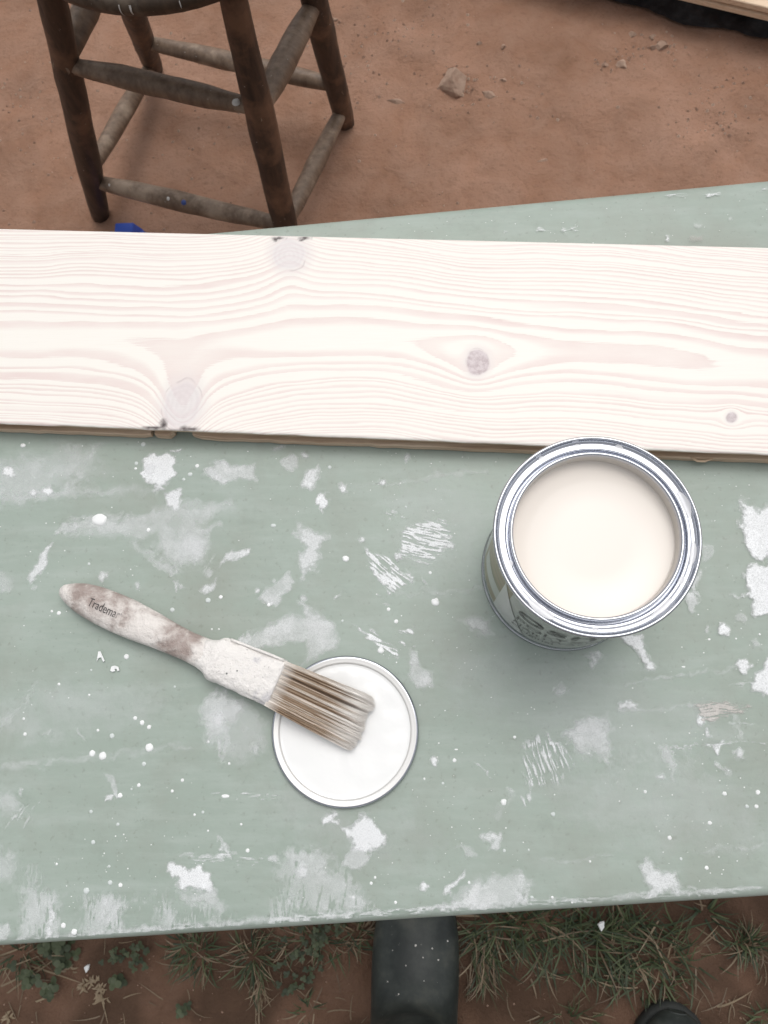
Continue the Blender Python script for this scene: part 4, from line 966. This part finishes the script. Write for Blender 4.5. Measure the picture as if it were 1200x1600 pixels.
tag(obj('ground_sheet', v, f, M_membrane), 'crumpled black plastic ground sheet at the edge of the soil', 'sheet')
pa = PV(1078, 0, 0.06); pb = PV(1200, 29, 0.06); dd = (pb - pa); dd.z = 0; dd.normalize(); dn = Vector((-dd.y, dd.x, 0))
for k, (z0, off, lab_) in enumerate(((0.030, 0.028, 'lower raw pine board of the pile on the black sheet'), (0.0555, 0.0, 'upper raw pine board of the pile on the black sheet'))):
    mid = pa + dd * 0.35; brd = thing('timber_board', (mid.x, mid.y, z0), lab_, 'board', 'raw boards piled on the black sheet')
    sec = [(0, 0), (0, .008), (.002, .0085), (.008, .0095), (.008, .0125), (.0015, .0135), (0, .0145), (0, .023), (.0015, .0245), (.145, .0245), (.145, 0)]
    v = []; f = []; n = len(sec); NN = 24
    for i in range(NN + 1):
        p = pa + dd * (-1.2 + 3.2 * i / NN)
        for a, zz in sec:
            q = p + dn * (a + off); v.append((q.x, q.y, z0 + zz))
    for i in range(NN):
        for k2 in range(n): f.append((i * n + k2, (i + 1) * n + k2, (i + 1) * n + (k2 + 1) % n, i * n + (k2 + 1) % n))
    f.append(tuple(range(n))); f.append(tuple(NN * n + q for q in range(n - 1, -1, -1)))
    o = obj('plank', v, f, M_rawpine, brd, smooth=False)
# timber bearers between sheet and boards
for k, s in enumerate((0.12, 0.9)):
    p = pa + dd * s + dn * 0.125; w = gz_(p.x, p.y)
    bm = bmesh.new(); bmesh.ops.create_cube(bm, size=1, matrix=Matrix.Translation((p.x, p.y, (0.030 + w - .004) / 2)) @ Matrix.Rotation(math.atan2(dn.y, dn.x), 4, 'Z') @ Matrix.Diagonal((.09, .04, 0.0298 - w + .004, 1)))
    bmesh.ops.bevel(bm, geom=bm.edges[:], offset=.001, segments=1, affect='EDGES')
    tag(from_bm('bearer', bm, M_rawpine, None, False), 'short timber bearer under the %s end of the raw board pile' % ('left', 'right')[k], 'bearer')

# ------------------------------------------------------------------ wellington boots
def boot(toe, yaw, label, flecks):
    """toe: world xy of the toe tip; the foot points along +Y before yaw"""
    zg = gz_(toe[0], toe[1] - .12)
    t = thing('wellington_boot', (toe[0], toe[1], zg), label, 'boot', 'pair of wellington boots')
    cs, sn = math.cos(yaw), math.sin(yaw)
    def w_(x, y, z): return (toe[0] + x * cs - y * sn, toe[1] + x * sn + y * cs, zg + z)
    # cross-sections: centre (y, z), half width, half height, lean of the section plane (0 upright .. 90 level)
    S = [(-.004, .034, .010, .009, 0), (-.009, .036, .021, .018, 0), (-.020, .040, .033, .026, 0), (-.038, .044, .043, .032, 1), (-.060, .047, .0505, .036, 2), (-.090, .050, .0535, .040, 5), (-.130, .055, .0540, .045, 10), (-.165, .066, .0520, .054, 22), (-.190, .088, .0510, .066, 42), (-.205, .125, .0530, .073, 66), (-.213, .175, .0570, .072, 84), (-.216, .230, .0620, .072, 90), (-.216, .300, .0680, .078, 90), (-.214, .350, .0700, .080, 90), (-.214, .362, .0715, .0815, 90), (-.214, .370, .0700, .080, 90), (-.214, .366, .0670, .077, 90), (-.214, .30, .064, .074, 90)]
    n = 32; v = []; f = []
    for cy, cz, hw, hh, ln in S:
        a = math.radians(ln)
        for k in range(n):
            an = 2 * math.pi * k / n; ca, sa = math.cos(an), math.sin(an)
            pw = .95 if ln < 60 else 1
            xx = 1.1 * hw * math.copysign(abs(ca) ** pw, ca); rr = hh * math.copysign(abs(sa) ** pw, sa)
            y = cy + rr * math.sin(a) * 1.0; z = cz + rr * math.cos(a)
            z = max(z, .012); v.append(w_(xx, y, z))
    for i in range(len(S) - 1):
        for k in range(n): f.append((i * n + k, i * n + (k + 1) % n, (i + 1) * n + (k + 1) % n, (i + 1) * n + k))
    f.append(tuple(range(n)))
    # heel fill
    up = obj('upper', v, f, M_boot, t)
    sub = up.modifiers.new('smooth', 'SUBSURF'); sub.levels = 1; sub.render_levels = 2
    out = [(.0, .000), (.014, -.003), (.029, -.012), (.043, -.030), (.053, -.056), (.058, -.09), (.052, -.14), (.044, -.19), (.042, -.24), (.038, -.275), (.022, -.296)]
    pts = out + [(0, -.300)] + [(-a, b_) for a, b_ in out[:0:-1]]
    v = []; f = []; n2 = len(pts)
    for zz, sc in ((-.003, .97), (.0, 1.0), (.020, 1.02), (.024, .98)):
        for a, b_ in pts: v.append(w_(a * sc, -.15 + (b_ + .15) * sc, zz))
    for i in range(3):
        for k in range(n2): f.append((i * n2 + k, (i * n2 + (k + 1) % n2), (i + 1) * n2 + (k + 1) % n2, (i + 1) * n2 + k))
    f.append(tuple(range(n2))); f.append(tuple(range(4 * n2 - 1, 3 * n2 - 1, -1)))
    bm = bmesh.new(); vs3 = [bm.verts.new(p) for p in v]
    for q in f: bm.faces.new([vs3[i] for i in q])
    bmesh.ops.recalc_face_normals(bm, faces=bm.faces); from_bm('sole', bm, M_sole, t)
    heel = [(0.0, -.17), (.045, -.20), (.050, -.25), (.035, -.285), (0, -.293), (-.035, -.285), (-.050, -.25), (-.045, -.20)]
    hv = []; hf = []; m_ = len(heel)
    for zz, sc in ((.018, 1.0), (.06, 1.02), (.11, .95), (.17, .9)):
        for a, b_ in heel: hv.append(w_(a * sc, -.235 + (b_ + .235) * sc, zz))
    for i in range(3):
        for k in range(m_): hf.append((i * m_ + k, i * m_ + (k + 1) % m_, (i + 1) * m_ + (k + 1) % m_, (i + 1) * m_ + k))
    h_ = obj('heel', hv, hf, M_boot, t); h_.modifiers.new('smooth', 'SUBSURF').render_levels = 2
    bpy.context.view_layer.update(); dg = bpy.context.evaluated_depsgraph_get(); ue = up.evaluated_get(dg); w0 = worg(up)
    for (fx, fy, r) in flecks:
        q = Vector(w_(fx, fy, .5)) - w0; ok, loc, nrm, _ = ue.ray_cast(q, Vector((0, 0, -1)))
        if not ok: continue
        p = loc + w0; a_ = nrm.orthogonal().normalized(); b2_ = nrm.cross(a_); vv = []
        for k in range(8): vv.append(p + nrm * .0003 + (a_ * math.cos(k * .785) + b2_ * math.sin(k * .785)) * r * .7 * random.uniform(.7, 1.2))
        vv.append(p + nrm * .0009); obj('paint_fleck', [tuple(c_) for c_ in vv], [(k, (k + 1) % 8, 8) for k in range(8)], M_fleck, t)
    return t
bt = P(650, 1440, 0.085)
boot((bt[0] + .002, bt[1] + .052), math.radians(-2), 'dark green wellington boot with paint flecks half under the table edge', [(.0, -.082, .0022), (.022, -.085, .0015), (.010, -.095, .0013), (-.006, -.165, .0024), (.03, -.098, .0016), (-.035, -.125, .0014), (-.02, -.135, .0013), (.004, -.150, .0014), (-.012, -.105, .0012), (.036, -.155, .0013), (-.03, -.09, .0011), (.042, -.078, .0018), (.018, -.172, .0012), (-.04, -.15, .0011), (.012, -.12, .001), (-.022, -.172, .001)])
bt = P(1064, 1586, 0.045)
boot((bt[0], bt[1] + .004), math.radians(-8), 'dark wellington boot toe at the bottom right beside the grass', [])

# ------------------------------------------------------------------ stones on the soil
def stone(px_, py_, w, d, h, seed, label, m=M_stone, ang=0.0):
    x0, y0 = P(px_, py_, 0.0); bm = bmesh.new(); bmesh.ops.create_icosphere(bm, subdivisions=3, radius=1)
    r = random.Random(seed); planes = [(Vector((r.uniform(-1, 1), r.uniform(-1, 1), r.uniform(-.2, 1))).normalized(), r.uniform(.38, .72)) for _ in range(11)]
    ca, sa = math.cos(ang), math.sin(ang)
    for q in bm.verts:
        p = q.co.copy()
        for nrm, dist in planes:
            e = p.dot(nrm)
            if e > dist: p -= nrm * (e - dist) * .97
        p *= 1 + .12 * (float(vnoise(p.x * 3 + seed, p.y * 3 + p.z * 2, seed)) - .5)
        a, b_ = p.x * w, p.y * d
        q.co = (x0 + a * ca - b_ * sa, y0 + a * sa + b_ * ca, gz_(x0, y0) + p.z * h * 1.25 + h * .05)
    return tag(from_bm('stone', bm, m, None, False), label, 'stone', 'stones lying on the soil')
stone(707, 130, .040, .033, .020, 31, 'largest pale stone half sunk in the soil', ang=.3)
stone(765, 155, .017, .011, .008, 5, 'flat cracked pale stone just right of the largest stone', ang=-.3)
stone(970, 104, .0150, .0115, .009, 8, 'smooth oval stone to the right of a smaller round one')
stone(943, 107, .0085, .0075, .007, 9, 'small round pale stone left of the smooth oval stone')
stone(1030, 75, .0155, .013, .011, 12, 'biggest stone of the little heap near the black sheet')
stone(1016, 63, .0075, .007, .006, 14, 'small stone on top of the heap near the black sheet')
stone(1020, 79, .007, .007, .006, 15, 'small stone at the left foot of the heap near the black sheet')
stone(987, 58, .0105, .008, .007, 17, 'lone pebble left of the stone heap by the black sheet')
stone(748, 74, .0075, .007, .006, 19, 'round pebble above the largest stone')
stone(785, 83, .0070, .006, .006, 20, 'pebble to the right of the round pebble above the largest stone')
stone(618, 160, .022, .007, .006, 22, 'low pale ridge of stone between stool and largest stone', ang=-.2)
stone(524, 33, .009, .006, .005, 23, 'small pale stone right of the stool top rung')
stone(785, 130, .0085, .006, .005, 25, 'small dark-edged stone above the cracked stone')
stone(847, 253, .018, .0035, .003, 27, 'pale straight splinter of stone in front of the soil crack', ang=.25)
# bits of grit, uncountable
v = []; f = []; tone = []
def grit(x0, y0, r, t):
    b0_ = len(v); z = gz_(x0, y0)
    a0 = random.random() * 6
    for k in range(5):
        a = a0 + k * 1.2566; rr = r * random.uniform(.7, 1.2); v.append((x0 + rr * math.cos(a), y0 + rr * math.sin(a), z - .0005))
    v.append((x0, y0, z + r * .8)); tone.extend([t] * 6)
    for k in range(5): f.append((b0_ + k, b0_ + (k + 1) % 5, b0_ + 5))
for _ in range(330):
    px_, py_ = random.uniform(-60, 1260), random.uniform(-40, 360)
    if float(vnoise(px_ / 150, py_ / 90, 5)) < .38: continue
    grit(*P(px_, py_, 0), random.choice((.0012, .0018, .0018, .0026, .0042)), random.random())
for (a, b_, sx, sy, n) in ((735, 145, 45, 22, 90), (1030, 76, 22, 10, 60), (960, 104, 30, 10, 40), (640, 60, 60, 25, 80), (1150, 130, 40, 40, 70), (40, 160, 40, 40, 60), (560, 120, 30, 60, 60), (1110, 200, 40, 25, 60), (300, 230, 80, 40, 50)):
    for _ in range(n):
        grit(*P(a + random.gauss(0, sx), b_ + random.gauss(0, sy), 0), random.choice((.0014, .002, .0028, .004)), random.random() ** 1.5)
for _ in range(170):
    px_, py_ = random.uniform(-20, 1220), random.uniform(1430, 1640); grit(*P(px_, py_, 0), random.choice((.001, .0014, .002)), random.random() * .7)
M_grit = leafy('grit_bits', (0.24, 0.14, 0.095), (0.40, 0.285, 0.215))
go = obj('grit', v, f, M_grit, None, smooth=False); tag(go, 'fine pale grit and crumbs of earth scattered over the soil', 'grit', kind='stuff'); fattr(go, 'tone', tone)
# white chips on the ground at the front
for px_, py_, s, lab_ in ((134, 1515, .0055, 'sharp white chip on the soil below the table corner'), (941, 1448, .0065, 'white chip lying in the grass near the boot')):
    x0, y0 = P(px_, py_, .0 if px_ < 500 else .03); z0 = gz_(x0, y0) + (.001 if px_ < 500 else .03)
    bm = bmesh.new(); pts = [(-.9, .3), (-.2, -1.1), (.5, -.2), (.6, 1.0), (-.3, .8)]
    lo = [bm.verts.new((x0 + a * s, y0 + b_ * s, z0)) for a, b_ in pts]; hi = [bm.verts.new((x0 + a * s * .85, y0 + b_ * s * .85, z0 + .003)) for a, b_ in pts]
    bm.faces.new(lo[::-1]); bm.faces.new(hi)
    for k in range(5): bm.faces.new((lo[k], lo[(k + 1) % 5], hi[(k + 1) % 5], hi[k]))
    bmesh.ops.recalc_face_normals(bm, faces=bm.faces); tag(from_bm('white_chip', bm, M_drop, None, False), lab_, 'chip', 'white chips on the ground')

# ------------------------------------------------------------------ grass, clover, dry stems
class Strands:
    def __init__(s): s.v = []; s.f = []; s.t = []
    def blade(s, x, y, ang, L, w, rise, tone, curl=0.0, droop=1.0):
        z0 = gz_(x, y) - .001; n = 4; b = len(s.v); px_, py_, pz = x, y, z0; el = rise; az = ang
        for k in range(n + 1):
            t = k / n; ww = w * (1 - t) ** .7 * (.75 + .5 * min(1, t * 3)) + .0001
            nx, ny = -math.sin(az), math.cos(az)
            s.v.append((px_ - nx * ww, py_ - ny * ww, pz)); s.v.append((px_ + nx * ww, py_ + ny * ww, pz + ww * .3))
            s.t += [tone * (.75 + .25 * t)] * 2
            st = L / n; px_ += math.cos(az) * math.cos(el) * st; py_ += math.sin(az) * math.cos(el) * st; pz += math.sin(el) * st
            pz = max(pz, gz_(px_, py_) + .0015); el -= droop * rise / n * 1.25; az += curl / n
        for k in range(n): s.f.append((b + 2 * k, b + 2 * k + 2, b + 2 * k + 3, b + 2 * k + 1))
    def build(s, name, m, label, cat):
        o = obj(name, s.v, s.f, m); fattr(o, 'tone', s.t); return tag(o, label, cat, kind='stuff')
G = Strands(); D = Strands()
def tuft(px_, py_, sx, sy, n, L0, L1, spread=1.0, ang0=None, dry=.12, w=.0016):
    for _ in range(n):
        a, b_ = random.gauss(0, 1), random.gauss(0, 1)
        if a * a + b_ * b_ > 5: continue
        x, y = P(px_ + a * sx, py_ + b_ * sy, 0)
        an = (math.atan2(-b_, a) + random.gauss(0, .7)) if ang0 is None else random.gauss(ang0, spread)
        S_d = D if random.random() < dry else G
        S_d.blade(x, y, an, random.uniform(L0, L1), w * random.uniform(.5, 1.3), random.uniform(.25, 1.1), random.random() ** 1.3, random.gauss(0, .5))
tuft(880, 1456, 80, 18, 150, .03, .075, ang0=.3, spread=1.8, w=.0011); tuft(975, 1456, 55, 18, 130, .03, .08, ang0=.2, spread=1.5, w=.0012); tuft(945, 1505, 50, 12, 80, .025, .06, ang0=-.9, spread=.8, w=.0011)
tuft(775, 1450, 26, 20, 100, .03, .06, dry=.35, w=.0010); tuft(755, 1490, 12, 20, 80, .03, .055, ang0=-1.5, spread=.5, dry=.6, w=.0010); tuft(830, 1440, 30, 12, 60, .03, .08, w=.0011)
tuft(1162, 1478, 10, 7, 50, .02, .05, ang0=-.2, spread=1.6, dry=.4, w=.0010); tuft(1165, 1474, 10, 7, 36, .02, .045, w=.0011); tuft(1195, 1592, 10, 7, 36, .015, .035, w=.0009); tuft(1105, 1430, 8, 8, 16, .02, .05)
tuft(310, 1492, 15, 13, 90, .02, .045, dry=.25, w=.0010); tuft(285, 1475, 12, 8, 30, .015, .035, dry=.25, w=.0010); tuft(395, 1500, 12, 18, 90, .02, .045, dry=.4, w=.0010); tuft(405, 1545, 6, 14, 30, .02, .04, ang0=-1.6, spread=.5, dry=.8, w=.0009); tuft(500, 1470, 40, 12, 110, .02, .04, dry=.35, w=.0009); tuft(480, 1580, 8, 10, 20, .015, .03, dry=.4, w=.0009)
tuft(30, 1490, 26, 10, 70, .02, .05, dry=.5, w=.0010); tuft(565, 1460, 12, 10, 40, .02, .045, dry=.5, w=.0010); tuft(885, 1592, 26, 8, 50, .015, .035, dry=.4, w=.0009); tuft(1040, 1500, 40, 18, 80, .02, .05, dry=.3, w=.0010); tuft(1010, 1540, 30, 12, 50, .02, .05, dry=.3, w=.0010); tuft(610, 1590, 8, 8, 10, .015, .03, w=.0009)
for _ in range(150):
    x, y = P(random.uniform(-30, 1230), random.uniform(1440, 1630), 0); D.blade(x, y, random.uniform(0, 6.28), random.uniform(.012, .05), random.uniform(.0005, .0009), .08, random.random() * .7, random.gauss(0, .6))
for (a, b_, c_, d_) in ((0, 1560, 95, 1490), (-20, 1525, 60, 1495), (-10, 1548, 70, 1510), (30, 1510, 130, 1536), (46, 1572, 82, 1556), (150, 1552, 166, 1600), (138, 1575, 165, 1560), (60, 1500, 90, 1485), (-10, 1498, 40, 1480), (815, 1500, 880, 1535), (830, 1530, 842, 1562), (640, 1475, 700, 1500), (1115, 1432, 1150, 1470), (1120, 1580, 1180, 1560), (1175, 1490, 1200, 1478)):
    p, q = Vector((*P(a, b_, 0.01), 0)), Vector((*P(c_, d_, 0.01), 0)); L = (q - p).length
    D.blade(p.x, p.y, math.atan2(q.y - p.y, q.x - p.x), L * 1.05, .0014, .12, random.uniform(.55, 1.0), random.gauss(0, .15))
for (a, b_) in ((128, 1540), (140, 1537), (148, 1536), (155, 1548), (154, 1555), (128, 1541), (160, 1560), (108, 1517), (14, 1592), (8, 1590)):
    for _ in range(7):
        x, y = P(a + random.gauss(0, 3), b_ + random.gauss(0, 3), .0); D.blade(x, y, random.uniform(0, 6.28), .009, .0016, .4, random.uniform(.6, 1), 0)
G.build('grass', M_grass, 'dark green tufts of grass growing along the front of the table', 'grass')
D.build('dry_grass', M_straw, 'pale dry grass stems and seed heads strewn on the soil', 'dry grass')
v = []; f = []; tone = []
def leaf(x, y, z, r, tilt, az, tn):
    b0_ = len(v); n = 9; q = Matrix.Rotation(az, 3, 'Z') @ Matrix.Rotation(tilt, 3, 'X')
    for k in range(n):
        a = 2 * math.pi * k / n; rr = r * (1 - .18 * (abs(math.cos(a / 2)) ** 12)); p = q @ Vector((rr * math.sin(a), rr * math.cos(a), 0)); v.append((x + p.x, y + p.y, z + p.z)); tone.append(tn)
    v.append((x, y, z - r * .18)); tone.append(tn * .6)
    for k in range(n): f.append((b0_ + k, b0_ + (k + 1) % n, b0_ + n))
def clover(px_, py_, sx, sy, n, r):
    for _ in range(n):
        x, y = P(px_ + random.gauss(0, sx), py_ + random.gauss(0, sy), 0); z = gz_(x, y) + random.uniform(.006, .026); az = random.random() * 6.3; tn = random.random()
        for k in range(3):
            a = az + k * 2.094; rr = r * random.uniform(.8, 1.2); leaf(x + rr * .95 * math.cos(a), y + rr * .95 * math.sin(a), z, rr, random.uniform(-.35, .35), a, tn * random.uniform(.7, 1.1))
clover(100, 1493, 9, 12, 9, .0050); clover(75, 1540, 9, 7, 6, .0050); clover(50, 1530, 12, 10, 8, .0045); clover(195, 1488, 17, 8, 16, .0026); clover(188, 1524, 4, 5, 5, .0045); clover(225, 1490, 6, 8, 10, .0030); clover(478, 1500, 22, 18, 30, .0026); clover(462, 1535, 12, 8, 10, .0026); clover(286, 1574, 4, 4, 4, .0035); clover(500, 1460, 14, 8, 22, .0028); clover(90, 1475, 10, 5, 12, .005)
co = obj('clover', v, f, M_clover); fattr(co, 'tone', tone); tag(co, 'low patches of dark clover leaves on the soil at the left front', 'clover', kind='stuff')
